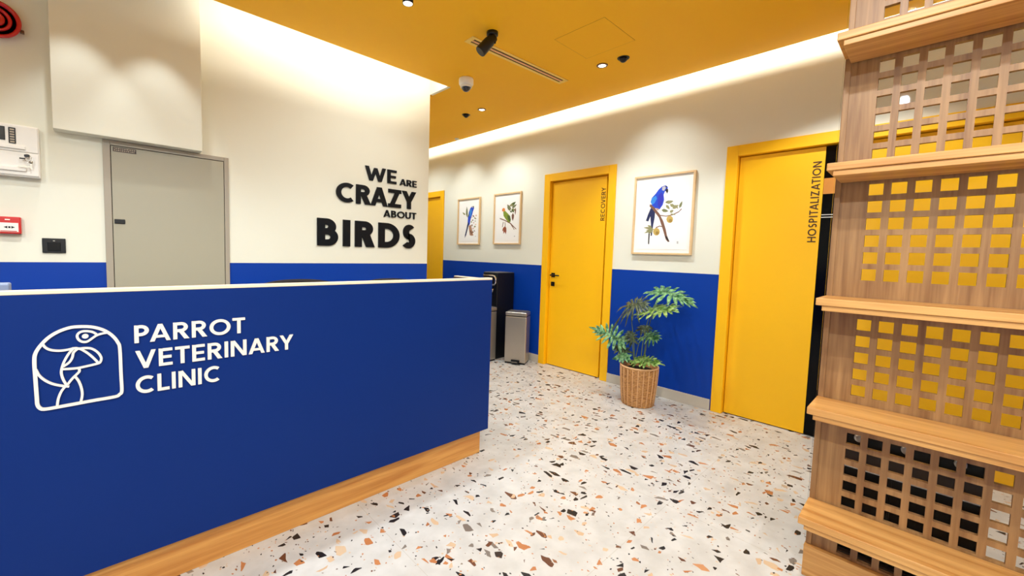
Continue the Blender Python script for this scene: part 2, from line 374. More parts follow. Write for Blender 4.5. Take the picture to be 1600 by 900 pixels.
def glyph(ch, w, t):
    """polygons of a geometric sans capital, height 1, width w, stroke t"""
    h = t/2; bar = lambda x0, y0, x1, y1: [(x0, y0), (x1, y0), (x1, y1), (x0, y1)]
    def dg(x0, y0, x1, y1, k=1.0):
        l = math.hypot(x1-x0, y1-y0); tx = t*l/abs(y1-y0)*k/2; return [(x0-tx, y0), (x0+tx, y0), (x1+tx, y1), (x1-tx, y1)]
    o = t*.55
    if ch == 'I': return [bar(0, 0, t, 1)]
    if ch == 'L': return [bar(0, 0, t, 1), bar(h, 0, w, t*.95)]
    if ch == 'E': return [bar(0, 0, t, 1), bar(h, 0, w, t*.92), bar(h, .5-h*.9, w*.93, .5+h*.9), bar(h, 1-t*.92, w, 1)]
    if ch == 'T': return [bar(0, 1-t*.95, w, 1), bar(w/2-h, 0, w/2+h, 1-h)]
    if ch == 'H': return [bar(0, 0, t, 1), bar(w-t, 0, w, 1), bar(h, .5-h, w-h, .5+h)]
    if ch == 'N': return [bar(0, 0, t, 1), bar(w-t, 0, w, 1), dg(o*1.15, 1, w-o*1.15, 0)]
    if ch == 'V': return [dg(o, 1, w/2, 0), dg(w-o, 1, w/2, 0)]
    if ch == 'A': return [dg(o, 0, w/2, 1), dg(w-o, 0, w/2, 1), bar(w*.24, .2, w*.76, .2+t*.85)]
    if ch == 'W': return [dg(o, 1, w*.29, 0), dg(w*.5, .93, w*.29, 0, .93), dg(w*.5, .93, w*.71, 0, .93), dg(w-o, 1, w*.71, 0)]
    if ch == 'Y': return [dg(o, 1, w/2, .42), dg(w-o, 1, w/2, .42), bar(w/2-h, 0, w/2+h, .50)]
    if ch == 'Z': return [bar(0, 0, w, t*.95), bar(0, 1-t*.95, w, 1), dg(w-t*.85, 1-h, t*.85, h)]
    if ch == 'O':
        a = arc(w/2, .5, w/2-h, .5-h, 90, 270, 20); c = arc(w/2, .5, w/2-h, .5-h, -90, 90, 20); return [ribbon(a, t), ribbon(c, t)]
    if ch == 'C':
        a = arc(w*.58, .5, w*.58-h, .5-h, 52, 308, 30); return [ribbon(a, t)]
    if ch == 'U':
        r = w/2-h; return [ribbon([(h, 1)]+arc(w/2, h+r, r, r, 180, 360, 18)+[(w-h, 1)], t)]
    if ch == 'D':
        x = w-.5 if w > .62 else w*.35; return [bar(0, 0, t, 1), ribbon([(h, 1-h)]+arc(x, .5, w-x-h, .5-h, 90, -90, 22)+[(h, h)], t)]
    if ch in 'PR':
        lo = .42 if ch == 'R' else .38; c = (1-h+lo+h)/2; r = (1-h-lo-h)/2; x = w*.94-h-r
        g = [bar(0, 0, t, 1), ribbon([(h, 1-h)]+arc(x, c, r, r, 90, -90, 16)+[(h, lo+h)], t)]
        if ch == 'R': g.append([(w*.30, lo+h), (w*.30+t*1.25, lo+h), (w+t*.12, 0), (w-t*1.18, 0)])
        return g
    if ch == 'B':
        g = [bar(0, 0, t, 1)]; m_ = .53
        r1 = (1-h-m_)/2; r2 = (m_-h)/2
        g.append(ribbon([(h, 1-h)]+arc(w*.90-h-r1, (1-h+m_)/2, r1, r1, 90, -90, 16)+[(h, m_)], t))
        g.append(ribbon([(h, m_)]+arc(w-h-r2, (m_+h)/2, r2, r2, 90, -90, 16)+[(h, h)], t)); return g
    if ch == 'S':
        r1 = (.5-h)/2+.005; a = arc(w*.52, 1-h-r1, w*.44-h, r1, 42, 262, 16)
        c = arc(w*.46, h+r1, w*.50-h, r1, 82, -142, 16); return [ribbon(a+c, t)]
ADV = dict(I=.0, L=.52, E=.56, T=.62, H=.74, N=.78, V=.80, A=.84, W=1.22, Y=.76, Z=.66, O=.98, C=.80, U=.72, D=.80, P=.60, R=.66, B=.64, S=.56)
KERN = {'PA': -.14, 'CL': -.02, 'AR': -.03, 'RA': -.06, 'AZ': -.04, 'ZY': -.02, 'DS': -.06, 'RD': .0, 'TE': -.02, 'ET': -.02, 'NA': -.02, 'RY': -.06, 'VE': -.02, 'AT': -.10, 'TA': -.10, 'OT': -.03, 'VEE': 0, 'OV': -.06, 'LI': -.02, 'AL': -.02}
def text(word, u0, u1, v0, v1, t, gap, fn, mat_, d0, d1, parent, desc, slope=0):
    H = v1-v0; ws = [max(ADV[c], t) for c in word]
    kn = [KERN.get(word[i:i+2], 0) for i in range(len(word)-1)]+[0]; tot = sum(ws)+gap*(len(word)-1)+sum(kn); k = (u1-u0)/(tot*H); x = 0
    for c, wd, kk in zip(word, ws, kn):
        mb = MB(mat_); tt = t
        for i, poly in enumerate(glyph(c, wd, tt)):
            mb.prism([(u0+(x+px)*H*k, v0+py*H) for px, py in poly], fn, d0, d1+(d1-d0)*.012*i)
        part('letter', mb, parent, desc % c); x += wd+gap+kk
# sign on the lettering wall
fl = lambda u, v, d: (u, YL-d, v)
sg = thing('wall_lettering', 'large black raised lettering WE ARE CRAZY ABOUT BIRDS on the cream wall behind the counter', 'sign', (1.3, YL, 1.29))
for wd, u0, u1, v0, v1, t, gap in (('WE', 1.708, 2.020, 1.884, 2.008, .19, .10), ('ARE', 2.056, 2.242, 1.881, 1.941, .17, .12), ('CRAZY', 1.448, 2.238, 1.668, 1.834, .21, .07),
                                   ('ABOUT', 1.893, 2.243, 1.574, 1.637, .17, .12), ('BIRDS', 1.290, 2.242, 1.292, 1.519, .235, .16)):
    text(wd, u0, u1, v0, v1, t, gap, fl, LETB, .001, .014, sg, 'black raised letter %s of the word '+wd)

# ------------------------------------------------------------------ reception counter
KC = 1.855/1.82      # the lettering was measured 35 mm nearer
CY, CXE, CT = 1.855, 1.771, 1.1033
ct = thing('reception_counter', 'long dark blue reception counter with pale wooden top edge and white bird emblem', 'counter', (.2, CY+.05, 0))
part('front_panel', MB(CBLUE).box(-1.7, CXE, CY, CY+.022, .154, CT, bev=.0015), ct)
part('side_panel', MB(CBLUE).box(CXE-.022, CXE, CY+.0225, 2.20, .154, CT, bev=.0015), ct)
part('inner_lining', MB(DARKB).box(-1.7, CXE-.024, CY+.024, CY+.036, .156, CT-.002).box(CXE-.036, CXE-.0235, CY+.037, 2.20, .156, CT-.002), ct, 'dark lining on the staff side')
part('top_edge', MB(CAPW).box(-1.7, CXE, CY-.001, CY+.036, CT+.0005, CT+.013, bev=.002).box(CXE-.030, CXE, CY+.0365, 2.20, CT+.0005, CT+.006, bev=.001), ct, 'pale wooden edge along the top')
part('toe_kick', MB(OAKX).box(-1.7, CXE-.042, CY+.030, CY+.050, 0.001, .1535).box(CXE-.062, CXE-.042, CY+.051, 2.19, 0.001, .1535), ct, 'oak plinth set back under the blue front')
part('worktop', MB(DESKW).box(-1.7, CXE-.04, CY+.04, 2.42, .735, .76, bev=.002), ct, 'white staff worktop behind the front')
part('support', MB(DESKW).box(-.7, -.68, CY+.1, 2.38, .001, .734), ct)
part('support', MB(DESKW).box(.6, .62, CY+.1, 2.38, .001, .734), ct)
fc = lambda u, v, d: (u*KC, CY-d, 1.27+(v-1.27)*KC)
for wd, u0, u1, v0, v1 in (('PARROT', .067, .399, .931, .991), ('VETERINARY', .068, .578, .842, .903), ('CLINIC', .067, .314, .754, .814)):
    text(wd, u0, u1, v0, v1, .168, .13, fc, LETW, .0005, .007, ct, 'white raised letter %s of the word '+wd+' on the blue front')
EMBLEM = {"frame": [[-0.0569, 1.0008], [-0.0828, 1.0007], [-0.1095, 0.991], [-0.1319, 0.9747], [-0.1503, 0.9509], [-0.161, 0.9282], [-0.1637, 0.9027], [-0.1631, 0.8579], [-0.1619, 0.7903], [-0.1614, 0.7732], [-0.1572, 0.7609], [-0.1473, 0.754], [-0.1162, 0.7539], [-0.0423, 0.7565], [0.0132, 0.7576], [0.0254, 0.7632], [0.0312, 0.7744], [0.0306, 0.8304], [0.0296, 0.9168], [0.025, 0.9398], [0.0121, 0.9636], [-0.0079, 0.9839], [-0.0333, 0.9965], [-0.0569, 1.0008]], "neck": [[-0.1463, 0.9596], [-0.1404, 0.9458], [-0.1292, 0.9356], [-0.1112, 0.9305], [-0.0927, 0.9309], [-0.0792, 0.9337], [-0.0711, 0.9334]], "beak_top": [[-0.0819, 0.9341], [-0.0657, 0.9307], [-0.0495, 0.9159], [-0.0358, 0.8981], [-0.0235, 0.8782]], "beak_out": [[-0.0711, 0.9306], [-0.0546, 0.9311], [-0.0379, 0.9269], [-0.0241, 0.913], [-0.0165, 0.8951], [-0.0185, 0.8814], [-0.025, 0.8764], [-0.0506, 0.8719], [-0.0755, 0.8691], [-0.105, 0.8714]], "beak_inner": [[-0.0712, 0.9299], [-0.0796, 0.9202], [-0.0827, 0.9052], [-0.0898, 0.8908], [-0.1034, 0.8796]], "chest_left": [[-0.0792, 0.9337], [-0.0904, 0.9179], [-0.1017, 0.8928], [-0.1078, 0.8669], [-0.1065, 0.8475], [-0.1021, 0.8312], [-0.0972, 0.8186]], "tongue": [[-0.0687, 0.8679], [-0.0682, 0.858], [-0.0761, 0.8477], [-0.0859, 0.8359], [-0.0958, 0.8203]], "back": [[-0.1612, 0.88], [-0.1555, 0.8621], [-0.1446, 0.8451], [-0.1297, 0.8308], [-0.1117, 0.8208], [-0.0919, 0.8137]], "leg1": [[-0.0999, 0.8173], [-0.1096, 0.8019], [-0.1168, 0.7803], [-0.1201, 0.756]], "leg2": [[-0.0802, 0.8465], [-0.0711, 0.8292], [-0.0649, 0.8043], [-0.0636, 0.7803], [-0.0681, 0.7556]], "eye": [[0.0021, 0.9748], [-0.0111, 0.9735], [-0.0255, 0.9688], [-0.0371, 0.9595], [-0.0485, 0.9511], [-0.0596, 0.9525], [-0.0676, 0.9612], [-0.07, 0.9731], [-0.0648, 0.9822], [-0.0532, 0.9856], [-0.0365, 0.9819], [-0.0254, 0.9727]], "pupil": [[-0.0517, 0.9691]]}
def smooth_line(p, n=5):
    if len(p) < 3: return p
    out = []
    for i in range(len(p)-1):
        p0 = p[max(i-1, 0)]; p1 = p[i]; p2 = p[i+1]; p3 = p[min(i+2, len(p)-1)]
        for j in range(n):
            t = j/n
            out.append(tuple(.5*((2*p1[k])+(-p0[k]+p2[k])*t+(2*p0[k]-5*p1[k]+4*p2[k]-p3[k])*t*t+(-p0[k]+3*p1[k]-3*p2[k]+p3[k])*t**3) for k in (0, 1)))
    return out+[tuple(p[-1])]
mb = MB(LETW)
for i, (k, pts) in enumerate(EMBLEM.items()):
    if k == 'pupil': mb.prism(arc(pts[0][0], pts[0][1], .0078, .0072, 0, 345, 23), fc, .0005, .0075); continue
    mb.prism(ribbon(smooth_line(pts), .0088 if k == 'frame' else .0062), fc, .0005, .007+.00008*i)
part('emblem', mb, ct, 'white line emblem of a parrot head inside a rounded arch')

# ------------------------------------------------------------------ lettering wall fittings
bp = MB(CREAM).box(-.195, .498, 3.362, YL-.001, 1.893, ZT-.001, bev=.003)
o = bp.build('trim_1'); o['kind'] = 'structure'; o['label'] = 'boxed-out cream panel above the grey metal door'
d4 = thing('door_4', 'grey metal service cupboard door in the cream wall behind the counter', None, (.334, YL, .1), kind='structure')
part('frame', MB([GREYF]).box(.006, .040, YL-.016, YL-.001, .1, 1.889, bev=.0015).box(.637, .664, YL-.016, YL-.001, .1, 1.889, bev=.0015).box(.0405, .6365, YL-.016, YL-.001, 1.862, 1.889, bev=.0015), d4)
part('gap_shade_sheet', MB(GAP).box(.0402, .6368, YL-.006, YL-.0012, .1, 1.8618), d4, 'dark sheet painting in the shaded gap around the door leaf')
lf = part('leaf', MB(GREYM).box(.0435, .6335, YL-.014, YL-.0065, .102, 1.858, bev=.001), d4)
part('latch', MB(BLACK).box(.050, .100, YL-.021, YL-.0145, 1.386, 1.414, bev=.003).box(.052, .078, YL-.0225, YL-.0205, 1.392, 1.408), lf, 'small black flush latch')
nb = MB([PLATE, PLATEL]).box(.052, .162, YL-.0165, YL-.0145, 1.826, 1.853)
for r_ in range(2):
    x = .057
    while x < .154:
        wd = random.uniform(.004, .011); nb.box(x, min(x+wd, .157), YL-.0172, YL-.0166, 1.831+r_*.011, 1.837+r_*.011, 1); x += wd+.003
part('name_plate', nb, lf, 'small dark plate with fine print')

# fire alarm control panel, cut by the left edge of the picture
X0, X1, Z0, Z1 = -.66, -.252, 1.614, 1.888
fp = thing('fire_alarm_panel', 'white alarm control panel with display and key on the far left wall', 'control panel', (-.45, YL, Z0))
part('housing', MB(WHT).box(X0, X1, YL-.060, YL-.001, Z0, Z1, bev=.004), fp)
part('door', MB(WHT).box(X0+.01, X1-.004, YL-.068, YL-.0605, Z0+.006, 1.742, bev=.003).box(X0+.01, X1-.004, YL-.068, YL-.0605, 1.746, Z1-.006, bev=.003), fp)
part('ledge', MB(WHT).box(X0+.02, X1-.05, YL-.080, YL-.0685, 1.757, 1.775, bev=.004).box(X0+.02, X1-.05, YL-.080, YL-.0685, 1.64, 1.662, bev=.004), fp, 'raised white ledges across the panel')
part('display', MB(SCREEN).box(-.52, -.374, YL-.0705, YL-.0685, 1.797, 1.868, bev=.002), fp, 'dark display')
kp = MB([BLACK, PLATEL]).box(-.362, -.336, YL-.0705, YL-.0685, 1.784, 1.868, bev=.002)
for i in range(6): kp.box(-.357, -.341, YL-.0720, YL-.0706, 1.789+i*.013, 1.796+i*.013, 1)
part('keypad', kp, fp, 'dark strip of small buttons')
part('lock', MB(CHROME).lathe([(.011, 0), (.011, .006), (.007, .008)], 20, c=(-.297, YL-.0765, 1.725), axis='y'), fp, 'round metal lock')
ky = thing('key_ring', 'small keys hanging from the lock of the white alarm panel', 'keys', (-.297, YL-.085, 1.72))
part('key', MB(BLACK).box(-.307, -.287, YL-.100, YL-.0775, 1.719, 1.729, bev=.002).box(-.325, -.303, YL-.094, YL-.088, 1.704, 1.711, bev=.002), ky, 'black key turned in the lock')
part('ring', MB(CHROME).tube([(-.290+.013*math.cos(a*PI/8), YL-.092, 1.705+.014*math.sin(a*PI/8)) for a in range(16)], .0013, 6, closed=True), ky)
part('spare_key', MB(STEEL).box(-.286, -.280, YL-.0935, YL-.0915, 1.655, 1.692).lathe([(.008, 0), (.008, .002)], 14, c=(-.283, YL-.0935, 1.692), axis='y').box(-.330, -.286, YL-.0935, YL-.0915, 1.664, 1.670), ky)

# red call point
cp = thing('fire_call_point', 'red and white manual fire call point at the left edge', 'call point', (-.39, YL, 1.30))
part('case', MB(RED).box(-.438, -.334, YL-.045, YL-.001, 1.300, 1.393, bev=.006), cp)
mb = MB([WHT, BLACK, RED]).box(-.428, -.344, YL-.0475, YL-.0452, 1.311, 1.360, 0, bev=.001)
mb.add([(-.398, YL-.048, 1.336), (-.384, YL-.048, 1.343), (-.384, YL-.048, 1.329)], [(0, 1, 2)], 1)
mb.add([(-.356, YL-.048, 1.336), (-.370, YL-.048, 1.343), (-.370, YL-.048, 1.329)], [(0, 1, 2)], 1)
mb.box(-.381, -.373, YL-.0482, YL-.0476, 1.331, 1.341, 1).box(-.410, -.350, YL-.0482, YL-.0476, 1.313, 1.317, 2)
part('push_plate', mb, cp, 'white plate with black arrows pointing to a dot')
part('indicator', MB(WHT).box(-.392, -.374, YL-.0475, YL-.0452, 1.374, 1.380), cp)

# red sounder (ringed disc), cut by the left edge
sd = thing('alarm_sounder', 'round red ringed alarm sounder high on the far left wall', 'alarm', (-.395, YL, 2.32))
c = (-.394, YL-.001, 2.423)
mb = MB(RED).lathe([(.074, 0), (.080, -.02), (.094, -.035), (.096, -.046), (.088, -.052), (.080, -.048), (.076, -.036)], 48, c=c, axis='y')
part('base', mb, sd)
part('bowl', MB(REDD).lathe([(.077, -.036), (.072, -.028), (.066, -.030), (.062, -.033)], 48, c=c, axis='y'), sd, 'dark red inner bowl')
part('ring', MB(RED).lathe([(.060, -.030), (.062, -.044), (.057, -.050), (.050, -.048), (.046, -.036)], 48, c=c, axis='y'), sd)
part('ring', MB(REDD).lathe([(.0455, -.034), (.042, -.036), (.038, -.036)], 40, c=c, axis='y'), sd, 'dark groove between the rings')
part('hub', MB(RED).lathe([(.036, -.034), (.037, -.046), (.032, -.053), (.024, -.050), (.020, -.044), (.012, -.046), (.008, -.054), (.002, -.056)], 40, c=c, axis='y'), sd)
part('clip', MB(BRONZE).box(c[0]+.086, c[0]+.102, YL-.030, YL-.012, 2.385, 2.402, bev=.002), sd)

# black socket plate
sk = thing('key_card_switch', 'black rectangular switch plate on the cream wall left of the grey door', 'switch', (-.213, YL, 1.197))
part('plate', MB(BLACK).box(-.261, -.166, YL-.012, YL-.001, 1.199, 1.283, bev=.003), sk)
part('rocker', MB(BLACKM).box(-.240, -.187, YL-.0155, YL-.0125, 1.211, 1.262, bev=.002), sk)
part('indicator', MB(WHT).box(-.217, -.209, YL-.0135, YL-.0121, 1.267, 1.270), sk, 'tiny pale mark')

# ------------------------------------------------------------------ doors
def architrave(k, p):
    y0, y1 = DOORS[k]; wd = .082; mb = MB(YELD)
    for (a, c) in ((y0-wd, y0), (y1, y1+wd)): mb.box(XR-.014, XR+.0, a, c, .001, ZH+wd, bev=.0025)
    mb.box(XR-.014, XR, y0+.0004, y1-.0004, ZH, ZH+wd, bev=.0025)
    f = part('frame', mb, p)
    mb = MB(YELD)
    for (a, c) in ((y0-.019, y0+.001), (y1-.001, y1+.019)): mb.box(XR-.004, XR+.075, a, c, .001, ZH+.018)
    mb.box(XR-.004, XR+.075, y0+.0015, y1-.0015, ZH-.001, ZH+.018); part('jamb', mb, f)
    part('stop', MB(YELD).box(XR+.062, XR+.076, y1-.014, y1-.002, .001, ZH-.002).box(XR+.062, XR+.076, y0+.0145, y1-.0145, ZH-.014, ZH-.002), f)
    return f
XLF = XR+.030
def leaf_(p, y0, y1, z0=.008, z1=None, label=None, x0=XLF):
    return part('leaf', MB(YELD).box(x0, x0+.030, y0, y1, z0, z1 or ZH-.008, bev=.0015), p, label)
def lever(l, y, z, x, s=-1):
    part('handle', MB(BLACKM).box(x-.008, x-.0005, y-.024, y+.024, z-.024, z+.024, bev=.002).tube([(x-.008, y, z), (x-.050, y, z)], .009, 12).tube([(x-.050, y-s*.006, z), (x-.050, y+s*.115, z)], .0075, 12), l, 'black lever handle on a square rose')
    part('lock', MB(BLACKM).box(x-.008, x-.0005, y-.024, y+.024, z-.125, z-.077, bev=.002).lathe([(.008, 0), (.008, -.003)], 16, c=(x-.008, y, z-.101), axis='x'), l, 'black square lock rose')
for k in (1, 2, 3):
    y0, y1 = DOORS[k]
    D = thing('door_%d' % k, {1: 'yellow door partly hidden past the end of the lettering wall', 2: 'yellow RECOVERY door with black lever handle', 3: 'wide yellow HOSPITALIZATION door beside the wooden shelf unit'}[k], None, (XR, (y0+y1)/2, 0), kind='structure')
    architrave(k, D)
    part('backing', MB(GAP).box(XR+.077, XR+.082, y0-.018, y1+.018, .002, ZH+.017), D, 'dark sheet painting in the shaded gap behind the leaf')
    if k == 1:
        l = leaf_(D, y0+.006, y1-.006); lever(l, y1-.06, 1.04, XLF)
    if k == 2:
        l = leaf_(D, y0+.042, y1-.008, z1=ZH-.016); lever(l, y1-.060, 1.04, XLF)
        fd = lambda u, v, d: (XLF-d, 2.306+v, u)
        text('RECOVERY', 1.632, 1.968, 0, .047, .15, .15, fd, LETD, .0003, .002, l, 'dark letter %s of the word RECOVERY running up the door')
    if k == 3:
        l = leaf_(D, .572, y1-.006, label='left yellow leaf'); fd = lambda u, v, d: (XLF-d, .590+v, u)
        text('HOSPITALIZATION', 1.413, 1.985, 0, .049, .155, .16, fd, LETD, .0003, .002, l, 'dark letter %s of the word HOSPITALIZATION running up the door')
        g = part('glass_strip', MB(GLASSD).box(XLF+.004, XLF+.018, .36, .571, .008, ZH-.008), D, 'tall dark glass strip beside the leaf')
        part('band', MB(ORANGE).box(XLF+.0015, XLF+.0035, .3605, .5705, 1.752, 1.862), g, 'orange band across the dark glass')
        part('band', MB(WHT).box(XLF+.0015, XLF+.0035, .3605, .5705, 1.604, 1.609).box(XLF+.0015, XLF+.0035, .3605, .5705, 1.586, 1.591), g, 'two thin white lines on the dark glass')
        l = leaf_(D, y0+.006, .359, label='right yellow leaf seen through the lattice')

# ------------------------------------------------------------------ framed prints
ART_MACAW = [
  ( 'navy' , [[1.7988, 1.7313], [1.7819, 1.7511], [1.7583, 1.7149], [1.7608, 1.634], [1.7713, 1.5647], [1.7781, 1.4715], [1.7899, 1.4657], [1.7919, 1.5653], [1.8026, 1.6475], [1.8195, 1.6014], [1.8433, 1.6081], [1.8235, 1.6719]] ),
  ( 'ink' , [[1.8118, 1.5307], [1.7984, 1.5304], [1.8003, 1.3917], [1.8103, 1.394]] ),
  ( 'bark' , [[1.8125, 1.7589], [1.7879, 1.7515], [1.7493, 1.7028], [1.7176, 1.6666], [1.6786, 1.5962], [1.6538, 1.5271], [1.6391, 1.4699], [1.6131, 1.4151], [1.6278, 1.4129], [1.6486, 1.4357], [1.6805, 1.5277], [1.7216, 1.6323], [1.7792, 1.7045], [1.8151, 1.7393]] ),
  ( 'bark' , [[1.7112, 1.6571], [1.6584, 1.6467], [1.6021, 1.6553], [1.5481, 1.6804], [1.5276, 1.7036], [1.5228, 1.6967], [1.5476, 1.6715], [1.6017, 1.6474], [1.658, 1.6387], [1.7107, 1.6479]] ),
  ( 'bark' , [[1.7463, 1.5466], [1.7116, 1.5606], [1.6702, 1.5503], [1.6697, 1.5423], [1.7111, 1.5526], [1.7434, 1.5372]] ),
  ( 'blue' , [[1.7362, 1.8879], [1.7083, 1.9115], [1.674, 1.9172], [1.6559, 1.9007], [1.658, 1.8784], [1.6801, 1.8635], [1.69, 1.836], [1.6828, 1.7901], [1.6929, 1.7453], [1.7199, 1.7058], [1.756, 1.7171], [1.7912, 1.7459], [1.8076, 1.7784], [1.7976, 1.816], [1.7637, 1.8514]] ),
  ( 'sky' , [[1.7974, 1.8125], [1.7602, 1.8327], [1.7492, 1.8065], [1.7684, 1.7676], [1.794, 1.7519], [1.8062, 1.776]] ),
  ( 'violet' , [[1.7387, 1.8286], [1.7112, 1.8606], [1.694, 1.825], [1.6943, 1.7681], [1.7206, 1.7184], [1.74, 1.7484]] ),
  ( 'paper_grey' , [[1.7058, 1.9078], [1.6792, 1.9086], [1.6726, 1.8933], [1.6885, 1.8699], [1.7063, 1.8772]] ),
  ( 'ink' , [[1.6702, 1.8908], [1.6513, 1.8801], [1.6513, 1.8598], [1.6604, 1.8403], [1.6659, 1.8566], [1.6758, 1.8688]] ),
  ( 'ink' , [[1.6761, 1.914], [1.6596, 1.9056], [1.6638, 1.8992], [1.6756, 1.9049]] ),
  ( 'skin' , [[1.7538, 1.7204], [1.7262, 1.713], [1.7311, 1.6961], [1.7493, 1.7028]] ),
  ( 'olive' , [[1.665, 1.7604], [1.6402, 1.7496], [1.6175, 1.7568], [1.5977, 1.7726], [1.6246, 1.7799], [1.649, 1.7786]] ),
  ( 'olive' , [[1.664, 1.7434], [1.6621, 1.7232], [1.6474, 1.7101], [1.6274, 1.7016], [1.6329, 1.7222], [1.6438, 1.7383]] ),
  ( 'olive' , [[1.63, 1.7468], [1.6183, 1.7245], [1.5969, 1.716], [1.5722, 1.7151], [1.5876, 1.7362], [1.6067, 1.7498]] ),
  ( 'olive' , [[1.6051, 1.7059], [1.5812, 1.7031], [1.564, 1.716], [1.5513, 1.736], [1.576, 1.7351], [1.5964, 1.727]] ),
  ( 'olive' , [[1.6196, 1.7629], [1.6097, 1.7629], [1.6074, 1.7695], [1.6093, 1.779], [1.6184, 1.7773], [1.6234, 1.7726]] ),
  ( 'leaf' , [[1.5442, 1.7079], [1.5274, 1.7208], [1.5219, 1.7425], [1.5226, 1.7671], [1.5384, 1.7504], [1.5481, 1.7307]] ),
  ( 'leaf' , [[1.702, 1.7002], [1.6844, 1.6812], [1.6615, 1.6789], [1.6378, 1.6853], [1.6586, 1.702], [1.6807, 1.7101]] ),
  ( 'olive' , [[1.6257, 1.6733], [1.6084, 1.6689], [1.5985, 1.6783], [1.5932, 1.694], [1.6105, 1.6954], [1.6234, 1.6903]] ),
  ( 'olive' , [[1.6251, 1.662], [1.6085, 1.653], [1.5885, 1.65], [1.5684, 1.6503], [1.5876, 1.6588], [1.6074, 1.664]] ),
  ( 'leaf' , [[1.6707, 1.7608], [1.6566, 1.761], [1.6458, 1.7693], [1.6376, 1.7811], [1.6525, 1.7788], [1.6649, 1.7729]] ),
  ( 'olive' , [[1.5846, 1.7382], [1.5838, 1.721], [1.5717, 1.7099], [1.5549, 1.703], [1.5588, 1.7205], [1.5675, 1.7342]] ),
  ( 'olive' , [[1.7696, 1.5355], [1.7966, 1.5491], [1.829, 1.5508], [1.8621, 1.546], [1.8297, 1.5339], [1.7975, 1.5282]] ),
  ( 'olive' , [[1.7693, 1.5297], [1.7992, 1.5287], [1.8275, 1.5142], [1.8529, 1.4937], [1.8192, 1.4986], [1.789, 1.5093]] ),
  ( 'olive' , [[1.7824, 1.5475], [1.7921, 1.5616], [1.808, 1.5665], [1.8261, 1.5663], [1.8134, 1.5529], [1.7988, 1.5446]] ),
  ( 'olive' , [[1.7686, 1.518], [1.787, 1.5165], [1.8016, 1.5051], [1.8132, 1.4895], [1.7935, 1.494], [1.7769, 1.5026]] ),
  ( 'olive' , [[1.7573, 1.5294], [1.7841, 1.5346], [1.8134, 1.5296], [1.842, 1.5195], [1.8107, 1.5165], [1.7807, 1.5184]] ),
  ( 'fruit' , [[1.5929, 1.6122], [1.5974, 1.5932], [1.6114, 1.5819], [1.6296, 1.5825], [1.6452, 1.595], [1.652, 1.6146], [1.6474, 1.6337], [1.6332, 1.645], [1.615, 1.6442], [1.5996, 1.6316]] ),
  ( 'fruit_dark' , [[1.5989, 1.6001], [1.6014, 1.5909], [1.609, 1.5855], [1.6188, 1.5858], [1.6271, 1.5919], [1.6307, 1.6013], [1.6281, 1.6105], [1.6205, 1.6159], [1.6107, 1.6155], [1.6025, 1.6095]] ),
  ( 'fruit' , [[1.7061, 1.5052], [1.7108, 1.485], [1.7254, 1.4726], [1.7445, 1.4728], [1.7608, 1.4857], [1.768, 1.5064], [1.7632, 1.5268], [1.7483, 1.5391], [1.7292, 1.5386], [1.7131, 1.5257]] ),
  ( 'fruit_dark' , [[1.7137, 1.4938], [1.716, 1.4844], [1.7234, 1.4786], [1.7329, 1.4787], [1.741, 1.4847], [1.7445, 1.4943], [1.7421, 1.5038], [1.7347, 1.5096], [1.7252, 1.5094], [1.7171, 1.5034]] ),
  ( 'ink' , [[1.6695, 1.8998], [1.6711, 1.897], [1.6746, 1.8974], [1.6765, 1.9005], [1.6749, 1.9033], [1.6714, 1.9029]] ),
  ( 'paper_grey' , [[1.5494, 1.4196], [1.5373, 1.4196], [1.536, 1.3972], [1.5481, 1.3972]] ),
  ( 'ink' , [[1.654, 1.47], [1.6483, 1.4499], [1.6341, 1.4314], [1.6165, 1.4152], [1.6251, 1.4372], [1.6371, 1.4571]] ),
]
